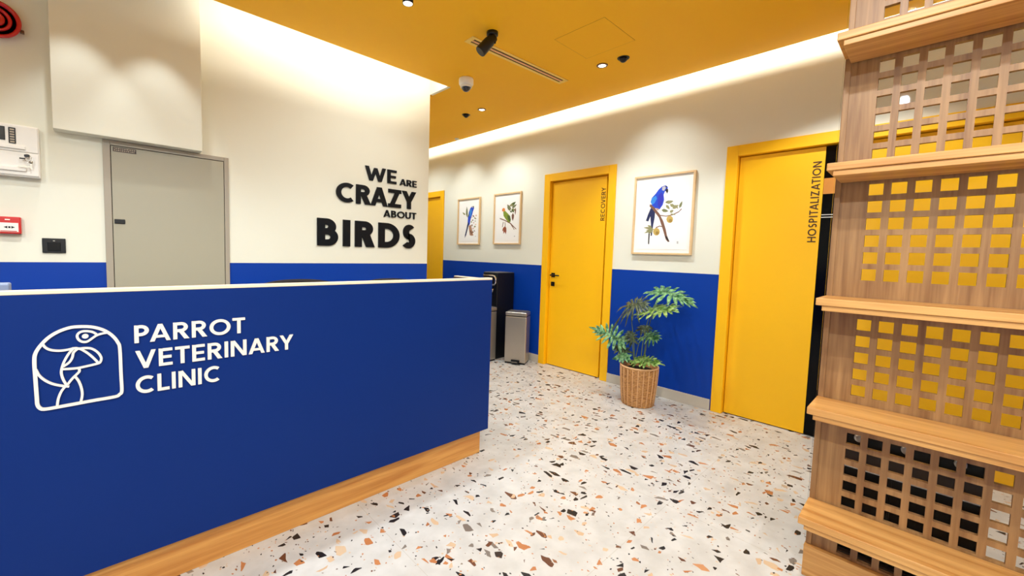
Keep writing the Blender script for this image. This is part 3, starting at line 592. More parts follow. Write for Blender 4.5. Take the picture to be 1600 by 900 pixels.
ART_BLUE = [
  ( 'trunk' , [[4.3894, 1.6362], [4.3391, 1.6464], [4.315, 1.5819], [4.2833, 1.5003], [4.3242, 1.4984], [4.3607, 1.507], [4.3759, 1.5716]] ),
  ( 'blue' , [[4.3659, 1.8681], [4.3312, 1.8972], [4.2921, 1.8982], [4.2821, 1.8689], [4.3019, 1.8333], [4.3229, 1.779], [4.3511, 1.7223], [4.3664, 1.653], [4.3894, 1.6362], [4.4125, 1.6662], [4.407, 1.7596], [4.391, 1.8172]] ),
  ( 'navy' , [[4.4042, 1.6893], [4.3796, 1.6651], [4.4092, 1.584], [4.4341, 1.5138], [4.4638, 1.4668], [4.4651, 1.5024], [4.4368, 1.5846], [4.4207, 1.643]] ),
  ( 'sky' , [[4.3688, 1.8509], [4.3387, 1.8607], [4.3283, 1.8255], [4.3525, 1.7572], [4.3765, 1.7699]] ),
  ( 'paper_grey' , [[4.3312, 1.8972], [4.2994, 1.9021], [4.3021, 1.8816], [4.3268, 1.8762]] ),
  ( 'ink' , [[4.3065, 1.9025], [4.2849, 1.8943], [4.2874, 1.8692], [4.3021, 1.8816]] ),
  ( 'leaf' , [[4.4306, 1.7548], [4.4121, 1.7978], [4.4182, 1.8493], [4.4364, 1.9015], [4.4506, 1.8511], [4.4526, 1.7998]] ),
  ( 'olive' , [[4.4632, 1.7857], [4.4721, 1.8052], [4.4977, 1.8181], [4.5301, 1.8268], [4.5154, 1.8065], [4.4942, 1.7906]] ),
  ( 'leaf' , [[4.4157, 1.7483], [4.3944, 1.7621], [4.3861, 1.7827], [4.3851, 1.8052], [4.4055, 1.788], [4.4187, 1.7688]] ),
  ( 'trunk_dark' , [[4.3546, 1.5828], [4.3531, 1.558], [4.3374, 1.5316], [4.3156, 1.5065], [4.321, 1.5346], [4.3326, 1.5617]] ),
  ( 'blossom' , [[4.311, 1.7496], [4.3162, 1.7453], [4.3283, 1.7447], [4.3381, 1.7482], [4.3383, 1.7533], [4.3287, 1.756], [4.3166, 1.7543]] ),
  ( 'bark' , [[4.2758, 1.7534], [4.2895, 1.7521], [4.3065, 1.7596], [4.314, 1.7703], [4.3063, 1.7761], [4.2892, 1.7726], [4.2757, 1.7625]] ),
  ( 'olive' , [[4.2585, 1.7222], [4.2682, 1.7268], [4.2737, 1.7383], [4.271, 1.748], [4.262, 1.7487], [4.2535, 1.7398], [4.252, 1.728]] ),
  ( 'blossom' , [[4.2469, 1.7587], [4.2543, 1.7672], [4.2492, 1.7772], [4.2355, 1.7812], [4.2235, 1.7761], [4.2222, 1.7659], [4.2326, 1.7582]] ),
  ( 'bark' , [[4.3225, 1.7056], [4.3198, 1.713], [4.3066, 1.7173], [4.2929, 1.7153], [4.2889, 1.7085], [4.2977, 1.7021], [4.3126, 1.7008]] ),
  ( 'olive' , [[4.2673, 1.6995], [4.2594, 1.7021], [4.2462, 1.6996], [4.2375, 1.694], [4.24, 1.6894], [4.2516, 1.6893], [4.2638, 1.6938]] ),
  ( 'blossom' , [[4.2905, 1.6817], [4.2783, 1.6819], [4.2697, 1.6758], [4.2712, 1.6679], [4.2817, 1.6643], [4.2933, 1.6676], [4.2972, 1.6754]] ),
  ( 'bark' , [[4.3139, 1.6547], [4.3069, 1.6479], [4.3078, 1.6352], [4.3158, 1.626], [4.3251, 1.6273], [4.3285, 1.6381], [4.3235, 1.6503]] ),
  ( 'olive' , [[4.2422, 1.6294], [4.24, 1.6198], [4.2513, 1.6111], [4.2678, 1.6097], [4.2769, 1.6169], [4.2718, 1.6271], [4.2564, 1.6326]] ),
  ( 'blossom' , [[4.273, 1.5983], [4.2801, 1.5921], [4.2966, 1.591], [4.3101, 1.5957], [4.3103, 1.6027], [4.2972, 1.6068], [4.2806, 1.6048]] ),
  ( 'bark' , [[4.2507, 1.5559], [4.2602, 1.5554], [4.273, 1.561], [4.2794, 1.5686], [4.2746, 1.5723], [4.2623, 1.5694], [4.2516, 1.5621]] ),
  ( 'olive' , [[4.3285, 1.6764], [4.3408, 1.6794], [4.3462, 1.688], [4.3408, 1.6956], [4.3285, 1.6966], [4.3188, 1.6901], [4.3188, 1.6812]] ),
  ( 'blossom' , [[4.2483, 1.6414], [4.253, 1.6473], [4.2492, 1.6545], [4.2396, 1.6577], [4.2316, 1.6545], [4.2311, 1.6473], [4.2386, 1.6414]] ),
  ( 'bark' , [[4.321, 1.5421], [4.3174, 1.5516], [4.3003, 1.5575], [4.2825, 1.5554], [4.2774, 1.5468], [4.2888, 1.5383], [4.3082, 1.5361]] ),
  ( 'olive' , [[4.2702, 1.7353], [4.2596, 1.7389], [4.2419, 1.7357], [4.2305, 1.7279], [4.2338, 1.7215], [4.2495, 1.7213], [4.2657, 1.7274]] ),
  ( 'paper_grey' , [[4.2299, 1.4905], [4.2341, 1.4855], [4.2429, 1.4856], [4.2475, 1.4907], [4.2433, 1.4956], [4.2345, 1.4955]] ),
]
ART_GREEN = [
  ( 'bark' , [[3.7836, 1.7157], [3.7603, 1.7115], [3.6832, 1.6871], [3.5925, 1.6521], [3.4848, 1.5709], [3.4932, 1.5659], [3.5993, 1.6397], [3.6903, 1.6767], [3.7753, 1.7035]] ),
  ( 'bark' , [[3.5996, 1.645], [3.5849, 1.6445], [3.516, 1.5643], [3.523, 1.5603]] ),
  ( 'green' , [[3.7208, 1.7876], [3.696, 1.8075], [3.6697, 1.7881], [3.6343, 1.762], [3.5991, 1.7341], [3.5855, 1.6916], [3.5885, 1.6603], [3.6222, 1.6563], [3.6715, 1.6951], [3.7127, 1.7393]] ),
  ( 'green_dark' , [[3.6484, 1.7469], [3.6035, 1.7343], [3.5851, 1.6812], [3.6076, 1.661], [3.6391, 1.7043]] ),
  ( 'orange' , [[3.7423, 1.8261], [3.7231, 1.8399], [3.6956, 1.8319], [3.6856, 1.8101], [3.7029, 1.792], [3.7303, 1.7956]] ),
  ( 'red' , [[3.7435, 1.8177], [3.7311, 1.8148], [3.7305, 1.7999], [3.7414, 1.8047]] ),
  ( 'bark' , [[3.6615, 1.8741], [3.6465, 1.8621], [3.6248, 1.8543], [3.6014, 1.8493], [3.6198, 1.8615], [3.6403, 1.8711]] ),
  ( 'bark' , [[3.72, 1.665], [3.7094, 1.6646], [3.7218, 1.6009], [3.7309, 1.6012]] ),
  ( 'bark' , [[3.6897, 1.6639], [3.6807, 1.6636], [3.6738, 1.6103], [3.6828, 1.6105]] ),
  ( 'leaf' , [[3.599, 1.7969], [3.5864, 1.8274], [3.6084, 1.8546], [3.6469, 1.8784], [3.6518, 1.8449], [3.6404, 1.815]] ),
  ( 'green_dark' , [[3.6014, 1.8493], [3.5563, 1.8513], [3.5273, 1.8731], [3.5085, 1.9032], [3.5541, 1.896], [3.5902, 1.8801]] ),
  ( 'leaf' , [[3.5712, 1.8266], [3.5348, 1.8291], [3.51, 1.847], [3.4928, 1.8713], [3.5301, 1.8646], [3.5602, 1.8512]] ),
  ( 'olive' , [[3.5709, 1.8214], [3.5628, 1.7997], [3.539, 1.792], [3.5091, 1.792], [3.5223, 1.8124], [3.5418, 1.8253]] ),
  ( 'green_dark' , [[3.578, 1.8166], [3.578, 1.7966], [3.5593, 1.7825], [3.5326, 1.7725], [3.5376, 1.7933], [3.5507, 1.81]] ),
  ( 'bark' , [[3.511, 1.8333], [3.5215, 1.8064], [3.52, 1.7737], [3.5125, 1.7405], [3.504, 1.7723], [3.5014, 1.8046]] ),
  ( 'bark' , [[3.5512, 1.7683], [3.5719, 1.7403], [3.5683, 1.7053], [3.5525, 1.6695], [3.5358, 1.7029], [3.5313, 1.7371]] ),
  ( 'green_dark' , [[3.6061, 1.7921], [3.5965, 1.7795], [3.5802, 1.7767], [3.5618, 1.7792], [3.5742, 1.7907], [3.589, 1.7969]] ),
  ( 'olive' , [[3.6165, 1.8607], [3.5906, 1.8499], [3.5661, 1.8545], [3.544, 1.8664], [3.5724, 1.8744], [3.5986, 1.875]] ),
  ( 'pod' , [[3.6828, 1.6105], [3.7068, 1.5846], [3.7102, 1.5506], [3.7028, 1.515], [3.6814, 1.5465], [3.6709, 1.5793]] ),
  ( 'pod' , [[3.6831, 1.6159], [3.6966, 1.5829], [3.6858, 1.5456], [3.6633, 1.5091], [3.6547, 1.5472], [3.6578, 1.5847]] ),
  ( 'pod' , [[3.6871, 1.6053], [3.7124, 1.5931], [3.7231, 1.5718], [3.7255, 1.5475], [3.701, 1.5638], [3.6848, 1.583]] ),
  ( 'trunk_dark' , [[3.6824, 1.5999], [3.6874, 1.5777], [3.685, 1.5515], [3.6791, 1.5253], [3.6754, 1.5513], [3.6753, 1.5774]] ),
  ( 'paper_grey' , [[3.5037, 1.483], [3.5077, 1.4767], [3.5164, 1.4768], [3.521, 1.4832], [3.5169, 1.4895], [3.5083, 1.4894]] ),
]
def picture(yc0, yc1, z0, z1, artw, label, hgt):
    """frame outline on the wall: yc0 = low y"""
    t = thing('framed_print', label, 'picture', (XR, (yc0+yc1)/2, z0), group='framed bird prints on the corridor wall')
    fw, xf, xb = .017, XR-.030, XR-.004
    mb = MB(FRAMEW)
    mb.box(xf, xb, yc0, yc0+fw, z0, z1, bev=.001).box(xf, xb, yc1-fw, yc1, z0, z1, bev=.001).box(xf, xb, yc0+fw+.0003, yc1-fw-.0003, z0, z0+fw, bev=.001).box(xf, xb, yc0+fw+.0003, yc1-fw-.0003, z1-fw, z1, bev=.001)
    part('frame', mb, t)
    part('mount', MB(PAPER).box(xb-.010, xb-.001, yc0+fw, yc1-fw, z0+fw, z1-fw), t, 'white mount board')
    xs = XR-.0155
    part('sheet', MB(PAPER).box(xs-.0005, xs+.001, yc0+fw+.028, yc1-fw-.028, z0+fw+.03, z1-fw-.03), t, 'white paper sheet')
    names = sorted({a[0] for a in artw}); mb = MB([PRINTC[n] for n in names])
    for i, (c_, pts) in enumerate(artw): mb.prism(pts, lambda u, v, d: (xs-d, u, v), .0005, .0007+.00004*i, names.index(c_))
    part('bird_painting', mb, t)
    return t
picture(1.419, 1.967, 1.298, 2.020, ART_MACAW, 'large framed print of a deep blue macaw on a branch, between the two yellow doors', 0)
picture(3.415, 3.886, 1.382, 2.022, ART_GREEN, 'smaller framed print of a green parrot with leaves, beside the RECOVERY door', 0)
picture(4.155, 4.625, 1.374, 2.014, ART_BLUE, 'smaller framed print of a slim blue parrot, farthest down the corridor', 0)

# ------------------------------------------------------------------ ceiling fittings
def downlight(x, y, r, label):
    t = thing('downlight', label, 'downlight', (x, y, ZC), group='recessed downlights in the yellow ceiling')
    part('ring', MB(BRONZE).lathe([(r*.71, -.001), (r*.75, -.008), (r, -.005), (r*1.03, -.0005)], 40, c=(x, y, ZC)), t)
    part('diffuser', MB(LAMPE).lathe([(r*.70, -.001), (r*.69, -.004), (.001, -.0055)], 32, c=(x, y, ZC)), t)
downlight(2.981, 1.918, .043, 'bright recessed downlight in the yellow ceiling nearest the plant')
downlight(3.011, 3.394, .043, 'bright recessed downlight in the yellow ceiling farther down the corridor')
def blackspot(x, y, label):
    t = thing('recessed_spotlight', label, 'spotlight', (x, y, ZC), group='black recessed spotlights in the yellow ceiling')
    part('rim', MB(BLACK).lathe([(.030, -.001), (.044, -.004), (.046, -.0005)], 32, c=(x, y, ZC)), t)
    part('lamp_head', MB(BLACK).lathe([(.029, -.002), (.033, -.012), (.020, -.026), (.010, -.032), (.002, -.033)], 28, c=(x, y, ZC)), t)
blackspot(2.985, 1.735, 'black recessed spotlight nearest the lattice shelf')
blackspot(3.005, 3.650, 'black recessed spotlight farther away, near the dome camera')
t = thing('small_detector', 'tiny pale round fitting at the far edge of the yellow ceiling', 'detector', (3.545, 4.487, ZC))
part('base', MB(WHT).lathe([(.030, -.0005), (.030, -.008), (.024, -.012)], 24, c=(3.545, 4.487, ZC)), t)
part('sensor', MB(WHT).lathe([(.016, -.0125), (.014, -.024), (.004, -.027)], 20, c=(3.545, 4.487, ZC)), t)
# surface cylinder lamp at the top edge of the picture
x, y = 1.305, 2.13
t = thing('cylinder_lamp', 'lit black cylinder lamp under the ceiling at the top edge', 'ceiling lamp', (x, y, ZC))
part('housing', MB(BLACK).lathe([(.030, 0.0), (.030, -.128), (.027, -.130), (.026, -.120), (.002, -.118)][::1], 36, c=(x, y, ZC-.0005)), t)
part('diffuser', MB(LAMPE).lathe([(.0255, -.1205), (.0255, -.1285), (.001, -.1295)], 32, c=(x, y, ZC)), t)
# black adjustable spotlight
bx, by = 2.021, 2.19
t = thing('adjustable_spotlight', 'black tilted spotlight mounted on the ceiling in front of the slot vent', 'spotlight', (bx, by, ZC))
part('mount', MB(BLACK).lathe([(.040, -.0005), (.040, -.022), (.036, -.026)], 32, c=(bx, by, ZC)).tube([(bx, by, ZC-.024), (bx-.004, by, ZC-.05)], .020, 16), t)
a = Vector((bx+.004, by-.01, ZC-.034)); d = Vector((-.075, .045, -.105)).normalized()
part('lamp_head', MB(BLACK).tube([a, a+d*.04, a+d*.045, a+d*.140, a+d*.146], [.032, .035, .037, .039, .036], 24), t, 'black cylindrical head')
part('knob', MB(BLACK).tube([a+d*.055+Vector((.024, -.022, .004)), a+d*.055+Vector((.037, -.034, .006))], .011, 12), t)
# dome camera
x, y = 2.392, 2.915
t = thing('dome_camera', 'white dome security camera on the yellow ceiling by the cove corner', 'camera', (x, y, ZC))
part('base', MB(WHT).lathe([(.062, -.0005), (.065, -.012), (.064, -.048), (.054, -.062), (.044, -.066)], 48, c=(x, y, ZC)), t)
part('dome', MB(DOME).lathe([(.043, -.0665)]+[(.043*math.cos(R(q)), -.0665-.046*math.sin(R(q))) for q in range(10, 90, 10)]+[(.001, -.1125)], 40, c=(x, y, ZC)), t, 'dark glossy dome')
part('trim_ring', MB(WHT).lathe([(.052, -.062), (.049, -.076), (.044, -.078), (.0435, -.067)], 40, c=(x, y, ZC)), t)
# slot vent
M = Matrix.Translation((2.495, 2.352, ZC)) @ Matrix.Rotation(R(-2.1), 4, 'Z')
t = thing('slot_vent', 'long narrow ceiling air vent with two dark slots', 'vent', (2.495, 2.352, ZC))
H_ = .537
part('frame', MB(VENTY).box(-H_, H_, -.050, -.026, -.006, -.0005, M=M, bev=.001).box(-H_, H_, .026, .050, -.006, -.0005, M=M, bev=.001).box(-H_, -H_+.035, -.0255, .0255, -.006, -.0005, M=M).box(H_-.035, H_, -.0255, .0255, -.006, -.0005, M=M), t)
part('slot', MB(SLOT).box(-H_+.036, H_-.036, .010, .0255, -.0025, -.0006, M=M), t, 'dark slot')
part('slot', MB(SLOT).box(-H_+.036, H_-.036, -.0255, -.010, -.0025, -.0006, M=M), t, 'dark slot')
part('blade', MB(VENTP).box(-H_+.036, H_-.036, -.0095, .0095, -.007, -.0006, M=M, bev=.001), t, 'pale bar between the slots')
# access hatch: flush lid with a fine joint
mb = MB(HATCH); x0, x1, y0, y1 = 2.398, 2.797, 1.542, 1.942
mb.box(x0-.0012, x0+.0012, y0, y1, ZC-.0008, ZC-.0001).box(x1-.0012, x1+.0012, y0, y1, ZC-.0008, ZC-.0001).box(x0, x1, y0-.0012, y0+.0012, ZC-.0009, ZC-.0001).box(x0, x1, y1-.0012, y1+.0012, ZC-.0009, ZC-.0001)
t = thing('ceiling_hatch', 'flush square access hatch in the yellow ceiling beside the vent', 'hatch', (2.6, 1.74, ZC))
part('joint', mb, t, 'thin dark joint'); part('lid', MB(YELC).box(x0+.0014, x1-.0014, y0+.0014, y1-.0014, ZC-.0011, ZC-.0001), t)

# ------------------------------------------------------------------ shelf unit with lattice back
XB, YS0, YS1 = 2.08, -1.25, .280
su = thing('lattice_shelf_unit', 'tall oak shelf unit with a square-holed lattice back in the right foreground', 'shelf', (XB, -.4, 0))
SH = [2.060, 1.618, 1.142, .741, .323]     # top faces of the boards
PY, PZ, HW, HH = .0600, .0628, .0400, .0425
def lattice():
    th = .018; T = ZC-.002
    cols = []; y = .1645
    while y-HW/2 > YS0+.06: cols.append((y-HW/2, y+HW/2)); y -= PY
    rows = []
    for k in range(-20, 23):
        z = 1.542-k*PZ
        if z-HH/2 < .13 or z+HH/2 > T-.05: continue
        if any(s-.052 < z+HH/2 and z-HH/2 < s+.004 for s in SH): continue
        rows.append((z-HH/2, z+HH/2))
    ysn = sorted({YS0, YS1-.002} | {v for c in cols for v in c}); zsn = sorted({.10, T} | {v for c in rows for v in c})
    hole = {(round(c[0], 6), round(r[0], 6)) for c in cols for r in rows}
    mb = MB(OAKZ); idx = {}
    def V(i, j, s):
        k = (i, j, s)
        if k not in idx: idx[k] = len(mb.v); mb.v.append(Vector((XB+s*th, ysn[i], zsn[j])))
        return idx[k]
    for i in range(len(ysn)-1):
        for j in range(len(zsn)-1):
            h = (round(ysn[i], 6), round(zsn[j], 6)) in hole
            if not h:
                for s in (0, 1): mb.f.append([V(i, j, s), V(i+1, j, s), V(i+1, j+1, s), V(i, j+1, s)]); mb.mi.append(0); mb.sm.append(False)
            else:
                c = [(i, j), (i+1, j), (i+1, j+1), (i, j+1)]
                for q in range(4):
                    a_, b_ = c[q], c[(q+1) % 4]; mb.f.append([V(*a_, 0), V(*b_, 0), V(*b_, 1), V(*a_, 1)]); mb.mi.append(0); mb.sm.append(False)
    n, m_ = len(ysn)-1, len(zsn)-1
    for i in range(n):
        for j in (0, m_): mb.f.append([V(i, j, 0), V(i+1, j, 0), V(i+1, j, 1), V(i, j, 1)]); mb.mi.append(0); mb.sm.append(False)
    for j in range(m_):
        for i in (0, n): mb.f.append([V(i, j, 0), V(i, j+1, 0), V(i, j+1, 1), V(i, j, 1)]); mb.mi.append(0); mb.sm.append(False)
    return mb
part('lattice_back', lattice(), su, 'oak back panel pierced by rows of rectangular holes')
part('edge_strip', MB(OAKZ).box(XB-.006, XB-.0005, .262, .279, .131, ZC-.002, bev=.001).box(XB-.0003, XB+.020, .2785, .2805, .10, ZC-.002), su, 'narrow strip up the outer edge')
part('plinth', MB(OAKY).box(XB-.022, XB+.03, YS0, .283, .001, .129, bev=.002), su)
mb = None
for z in SH:
    s_ = part('shelf_board', MB(OAKY).box(1.880, XB-.0065, YS0, .2815, z-.026, z, bev=.0025), su)
    part('under_board', MB(OAKY).box(1.887, XB-.0065, YS0, .264, z-.045, z-.0262, bev=.002), s_, 'thinner board stepped back under the shelf')
part('clear_pane', MB(GLASS).box(XB+.024, XB+.029, YS0+.01, .288, .135, ZC-.004), su, 'clear acrylic sheet behind the lattice')

# black cabinet behind the lattice
cb = thing('black_floor_cabinet', 'black cabinet with a pale rail behind the wooden lattice, low on the floor', 'cabinet', (2.52, .06, 0))
x0, x1, y0, y1, z1 = 2.32, 2.72, -.178, .300, .605
part('body', MB(CABK).box(x0+.012, x1, y0, y1, .001, z1, bev=.004), cb)
part('control_panel', MB(CABK).box(x0, x0+.0115, y0+.004, y1-.004, .50, z1-.006, bev=.002), cb, 'glossy black top panel')
for i in range(3): part('knob', MB(STEEL).lathe([(.017, 0), (.016, -.012), (.010, -.014)], 24, c=(x0-.0005, -.115+i*.14, .538), axis='x'), cb, 'round metal knob')
part('drawer', MB(DARKB).box(x0, x0+.0115, y0+.004, y1-.004, .435, .496, bev=.002), cb, 'dark brown drawer front')
part('rail', MB(WHT).box(x0-.010, x0+.0115, y0+.002, y1-.002, .405, .413, bev=.002), cb, 'pale rail')
part('door', MB(CABK).box(x0, x0+.0115, y0+.004, (y0+y1)/2-.002, .06, .400, bev=.003).box(x0, x0+.0115, (y0+y1)/2+.002, y1-.004, .06, .400, bev=.003), cb)
part('base', MB(DARKB).box(x0-.015, x0+.0115, y0, y1, .001, .035, bev=.002), cb)

# ------------------------------------------------------------------ bins and black dispenser
def pedal_bin(frx, fry, ang, wd, dp, h, label):
    """front-right corner on the floor, rotated about z; local +x = depth, +y = along the front to the left"""
    M = Matrix.Translation((frx, fry, 0)) @ Matrix.Rotation(ang, 4, 'Z')
    cc = M @ Vector((dp/2, wd/2, 0))
    t = thing('pedal_bin', label, 'bin', tuple(cc), group='stainless steel pedal bins by the blue wall')
    part('base', MB(BLACK).box(.006, dp-.006, .006, wd-.006, .001, .018, M=M, bev=.003), t, 'black base rim')
    part('body', MB(STEEL).box(0, dp, 0, wd, .0185, h-.052, M=M, bev=.010), t)
    part('collar', MB(BLACK).box(.003, dp-.003, .003, wd-.003, h-.0515, h-.045, M=M), t)
    l = part('lid', MB(STEEL).box(-.002, dp, 0, wd, h-.0445, h-.004, M=M, bev=.008), t)
    part('lid_inset', MB(STEELD).box(.015, dp-.015, .015, wd-.015, h-.0038, h+.002, M=M, bev=.001), l, 'dark grey lid panel')
    part('pedal', MB([BLACK, STEEL]).box(-.045, -.0005, wd*.30, wd*.62, .016, .028, M=M, bev=.003).box(-.014, -.0005, wd*.26, wd*.66, .030, .052, M=M, bev=.003).box(-.040, -.006, wd*.33, wd*.59, .0285, .032, 1, M=M), t, 'black foot pedal')
pedal_bin(3.502, 3.090, math.atan2(.463, .887), .250, .195, .604, 'stainless steel pedal bin standing free beside the RECOVERY door')
pedal_bin(3.165, 3.445, 0, .255, .215, .640, 'stainless steel pedal bin half hidden by the end of the blue counter')
dx0, dy0, dy1, dh = 3.415, 3.492, 3.74, 1.035
t = thing('black_dispenser', 'tall black dispenser cabinet with a chrome arch against the blue wall', 'dispenser', (3.56, 3.61, 0))
part('body', MB(BLACK).box(dx0, 3.706, dy0, dy1, .001, dh, bev=.006), t)
part('top_cover', MB(STEELD).box(dx0+.008, 3.700, dy0+.008, dy1-.008, dh+.0005, dh+.006, bev=.002), t, 'grey top cover')
part('arch', MB(CHROME).tube([(dx0-.012, dy1-.02, .998), (dx0-.014, dy0+.06, 1.000), (dx0-.014, dy0+.03, .992), (dx0-.014, dy0+.015, .970), (dx0-.014, dy0+.015, .92), (dx0-.014, dy0+.03, .895), (dx0-.012, dy1-.02, .885)], .012, 12), t, 'chrome arch')
part('tap', MB(CHROME).tube([(dx0-.0005, dy0+.045, .84), (dx0-.03, dy0+.045, .84), (dx0-.03, dy0+.045, .805)], .007, 10), t)

# ------------------------------------------------------------------ things behind the counter
mt = thing('desk_monitor', 'pale blue-grey monitor just showing over the left end of the counter', 'monitor', (-.52, 2.22, .76))
part('screen', MB([MONG, SCREEN]).box(-.80, -.248, 2.18, 2.235, .84, 1.117, bev=.006).box(-.79, -.258, 2.236, 2.238, .85, 1.107, 1), mt)
part('neck', MB(MONG).box(-.55, -.49, 2.185, 2.21, .775, .839, bev=.003), mt)
part('foot', MB(MONG).box(-.63, -.41, 2.12, 2.30, .761, .774, bev=.004), mt)
def chair(x, y, topz, label):
    t = thing('office_chair', label, 'chair', (x, y, 0), group='dark chairs behind the counter')
    prof = []
    mb = MB(NAVYF); n = 14; vs = []; fs = []; W_ = .235
    for i in range(n+1):
        u = -1+2*i/n; cz = topz-.030*(abs(u)**2.6); yy = y-.012-.05*u*u
        for (dy, z) in ((0, topz-.42), (0, cz-.012), (.012, cz), (.034, cz), (.046, cz-.012), (.046, topz-.42)): vs.append((x+u*W_, yy+dy-.12, z))
    for i in range(n):
        for j in range(6): fs.append((i*6+j, i*6+(j+1) % 6, (i+1)*6+(j+1) % 6, (i+1)*6+j))
    fs.append(tuple(range(6))); fs.append(tuple(n*6+j for j in range(6))[::-1]); mb.add(vs, fs, 0, False)
    part('backrest', mb, t)
    part('back_stem', MB(BLACK).tube([(x, y-.10, topz-.30), (x, y-.06, .50), (x, y+.05, .445)], .016, 10), t)
    part('seat', MB(NAVYF).box(x-.24, x+.24, y-.06, y+.38, .455, .52, bev=.025), t)
    part('gas_column', MB(BLACK).tube([(x, y+.15, .10), (x, y+.15, .454)], .024, 14), t)
    for i in range(5):
        an = R(72*i+20); e = (x+.27*math.cos(an), y+.15+.27*math.sin(an))
        l = part('leg', MB(BLACK).tube([(x, y+.15, .10), (e[0], e[1], .066)], .016, 8), t)
        part('castor', MB(BLACK).lathe([(.026, -.016), (.028, 0), (.026, .016)], 18, c=(e[0], e[1], .0285), axis='y'), l)
chair(.86, 2.72, 1.078, 'dark office chair whose back just rises above the middle of the counter')
chair(1.52, 2.80, 1.064, 'dark office chair barely showing behind the right part of the counter')

# ------------------------------------------------------------------ potted plant
PX, PYc, RIMZ = 3.385, 1.672, .338
pp = thing('potted_plant', 'leafy green split-leaf plant in a round woven basket by the blue wall', 'plant', (PX, PYc, 0))
def wob(an, z, i):
    return .0026*math.sin(i*PI/1.5)*(1 if math.sin(an*22) > 0 else -1)*abs(math.sin(an*22))**.5 + .0016*max(0, math.cos(an*22*2))
prof = []
N_ = 84
for i in range(N_+1):
    q = i/N_; r = .128+.026*q+.004*math.sin(q*PI); prof.append((r, .002+q*(RIMZ-.012)))
b_ = MB(WICK)
b_.lathe(prof+[(.146, RIMZ-.012), (.140, RIMZ-.05), (.02, RIMZ-.06)], 176, c=(PX, PYc, 0), wob=lambda an, z, i: wob(an, z, i) if i <= N_ else 0)
bk_ = part('basket', b_, pp, 'woven wicker basket')
st = MB(WICKL)
for j in range(22):
    an = 2*PI*(j+.5)/22; st.tube([(PX+(.131+.026*q+.004*math.sin(q*PI))*math.cos(an), PYc+(.131+.026*q+.004*math.sin(q*PI))*math.sin(an), .004+q*(RIMZ-.016)) for q in (0, .25, .5, .75, 1)], .0032, 6)
part('stake', st, bk_, 'pale upright canes woven into the basket')
part('rim', MB(WICKL).tube([(PX+.153*math.cos(a*PI/24), PYc+.153*math.sin(a*PI/24), RIMZ-.004+.0012*(a % 2)) for a in range(48)], .0075, 10, closed=True), bk_, 'pale rolled rim')
part('soil', MB(SOIL).lathe([(.1435, RIMZ-.047), (.12, RIMZ-.036), (.05, RIMZ-.028), (.002, RIMZ-.026)], 40, c=(PX, PYc, 0)), pp)
def split_leaf(A, T, Bk, mi, droop, N=7, wl=.030, up=(-.72, -.25, .62), roll=0, curl=.3, kl=1.0):
    A, T, Bk = Vector(A), Vector(T), Vector(Bk)
    d = (T-A); L = d.length; d.normalize(); n = Vector(up); n = (n-d*n.dot(d)).normalized()
    n = Matrix.Rotation(R(roll), 3, d) @ n; s = d.cross(n)
    Lb = (Bk-A).length; mb = MB(LEAF[mi])
    def place(u, v, h):
        rr = math.hypot(u, v); return A + d*u + s*v + n*h - Vector((0, 0, 1))*droop*rr*rr/L
    def lobe(u0, v0, ang, ln, w_):
        seg = 7; ca, sa = math.cos(ang), math.sin(ang); base = len(mb.v)
        for i in range(seg+1):
            q = i/seg; ww = w_*(math.sin(PI*min(1, q*.80+.17))**.75)*(1 if q < 1 else .12)
            px = u0+ca*ln*q; py = v0+sa*ln*q
            bend = .10*ln*q*q*(1 if sa > 0 else -1); px += -sa*0+bend*abs(sa)*.8; 
            for k, hh in ((-1, curl), (0, 0), (1, curl)):
                wv = .18*ww*math.sin(q*9+u0*80+k) if k else 0
                mb.v.append(place(px-sa*(ww/2)*k, py+ca*(ww/2)*k, ww*hh*.5+wv))
        for i in range(seg):
            for k in (0, 1):
                a = base+i*3+k; mb.f.append([a, a+1, a+4, a+3]); mb.mi.append(0); mb.sm.append(True)
    for i in range(N):
        q = i/(N-1)
        u0 = -.02*L+q*L*.60
        ang = R(142-118*q**.9); ln = (Lb*(1-q)**1.6*.92 + L*(.50+.12*math.sin(PI*q))*(1-.25*(1-q)))*.86*random.uniform(.9, 1.08)
        ln = min(ln, L*.62)
        if q == 0: ln = max(ln*.8, Lb*.9)
        ln *= kl
        for sg_ in (1, -1): lobe(u0, 0, sg_*(ang+R(random.uniform(-5, 5))), ln*random.uniform(.9, 1.08), wl*(1-.25*q))
    lobe(.58*L, 0, 0, L*.44, wl*.9)
    # central web and midrib
    W0 = wl*.55; base = len(mb.v)
    for i in range(9):
        q = i/8; u = -.03*L+q*.72*L; wd_ = W0*(1.25-.9*q)
        for k in (-1, 0, 1): mb.v.append(place(u, k*wd_, .0015 if k else .0))
    for i in range(8):
        for k in (0, 1):
            a = base+i*3+k; mb.f.append([a, a+1, a+4, a+3]); mb.mi.append(0); mb.sm.append(True)
    o = part('leaf', mb, pp)
    md = o.modifiers.new('thickness', 'SOLIDIFY'); md.thickness = .0012
    part('midrib', MB(STEM).tube([place(u*L, 0, -.0015) for u in (-.02, .1, .25, .4, .55, .75)], [.0028, .0026, .0023, .002, .0016, .0009], 6), o)
    # petiole
    return A
def stem(a, b, bow=(0, 0, 0)):
    a, b, w_ = Vector(a), Vector(b), Vector(bow); pts = []
    for i in range(13):
        q = i/12; pts.append(a.lerp(b, q)+w_*math.sin(PI*q))
    part('stem', MB(STEM).tube(pts, [.0042-.0014*i/12 for i in range(13)], 8), pp)
BS = [(PX-.02, PYc+.03, RIMZ-.04), (PX+.02, PYc-.02, RIMZ-.04), (PX-.04, PYc-.03, RIMZ-.04), (PX+.01, PYc+.06, RIMZ-.04)]
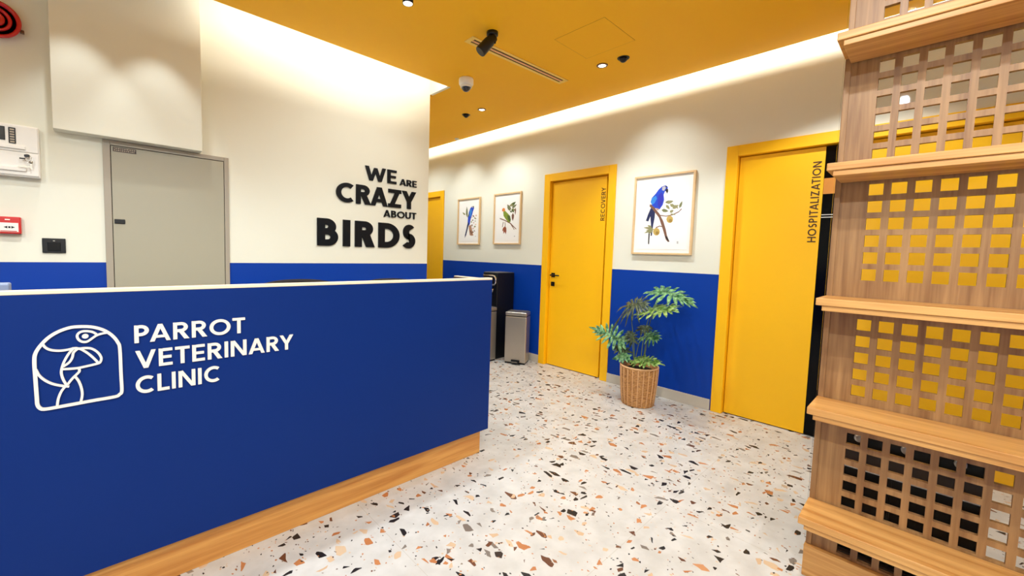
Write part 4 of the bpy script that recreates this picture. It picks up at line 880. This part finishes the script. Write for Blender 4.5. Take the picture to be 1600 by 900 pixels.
F_, H2, M2 = (-.80, -.28, .52), (-.42, -.18, .89), (-.62, -.22, .75)
LV = [  # attach, tip, back tip, colour, droop, facing, bow of the stem, root, lobe length, lobe width
    ((3.34, 1.830, .530), (3.27, 2.115, .640), (3.36, 1.76, .480), 0, .08, (-.80, -.28, .52), (-.02, .02, .02), 3, .58, .034),
    ((3.35, 1.770, .840), (3.31, 1.570, .945), (3.38, 1.93, .690), 1, .35, (-.62, -.2, .75), (0, -.01, .0), 0, .95, .034),
    ((3.45, 1.560, .990), (3.38, 1.225, .965), (3.46, 1.67, .910), 0, .22, (-.38, -.16, .90), (.01, .03, .0), 1, .66, .042),
    ((3.31, 1.560, .840), (3.20, 1.290, .895), (3.35, 1.69, .720), 2, .12, (-.42, -.1, .90), (.0, .02, .0), 2, .74, .042),
    ((3.41, 1.620, .610), (3.36, 1.500, .625), (3.44, 1.70, .580), 0, .3, M2, (.0, .0, .0), 1, 1, .030),
    ((3.31, 1.650, .400), (3.25, 1.395, .450), (3.34, 1.70, .390), 2, .12, (-.42, -.1, .90), (0, 0, .02), 2, .55, .036),
    ((3.37, 1.810, .440), (3.34, 1.900, .500), (3.42, 1.74, .440), 1, .3, M2, (0, 0, .02), 3, .9, .030),
    ((3.36, 1.740, .560), (3.34, 1.770, .660), (3.38, 1.71, .500), 1, .3, M2, (0, 0, .0), 0, .8, .026),
    ((3.46, 1.700, .640), (3.52, 1.640, .700), (3.43, 1.75, .610), 1, .4, M2, (0, 0, .0), 3, .8, .026),
    ((3.33, 1.770, .400), (3.28, 1.870, .400), (3.37, 1.70, .410), 0, .3, M2, (0, 0, .02), 0, .7, .030),
]
for A, T, Bk, mi, dr, up_, bow, si, kl_, wl_ in LV:
    L_ = (Vector(T)-Vector(A)).length
    split_leaf(A, T, Bk, mi, dr, N=8 if L_ > .2 else 6, wl=wl_*.95, up=up_, kl=kl_*1.25)
    stem(BS[si], A, bow)

for o in bpy.data.objects:
    if '_w' in o: del o['_w']
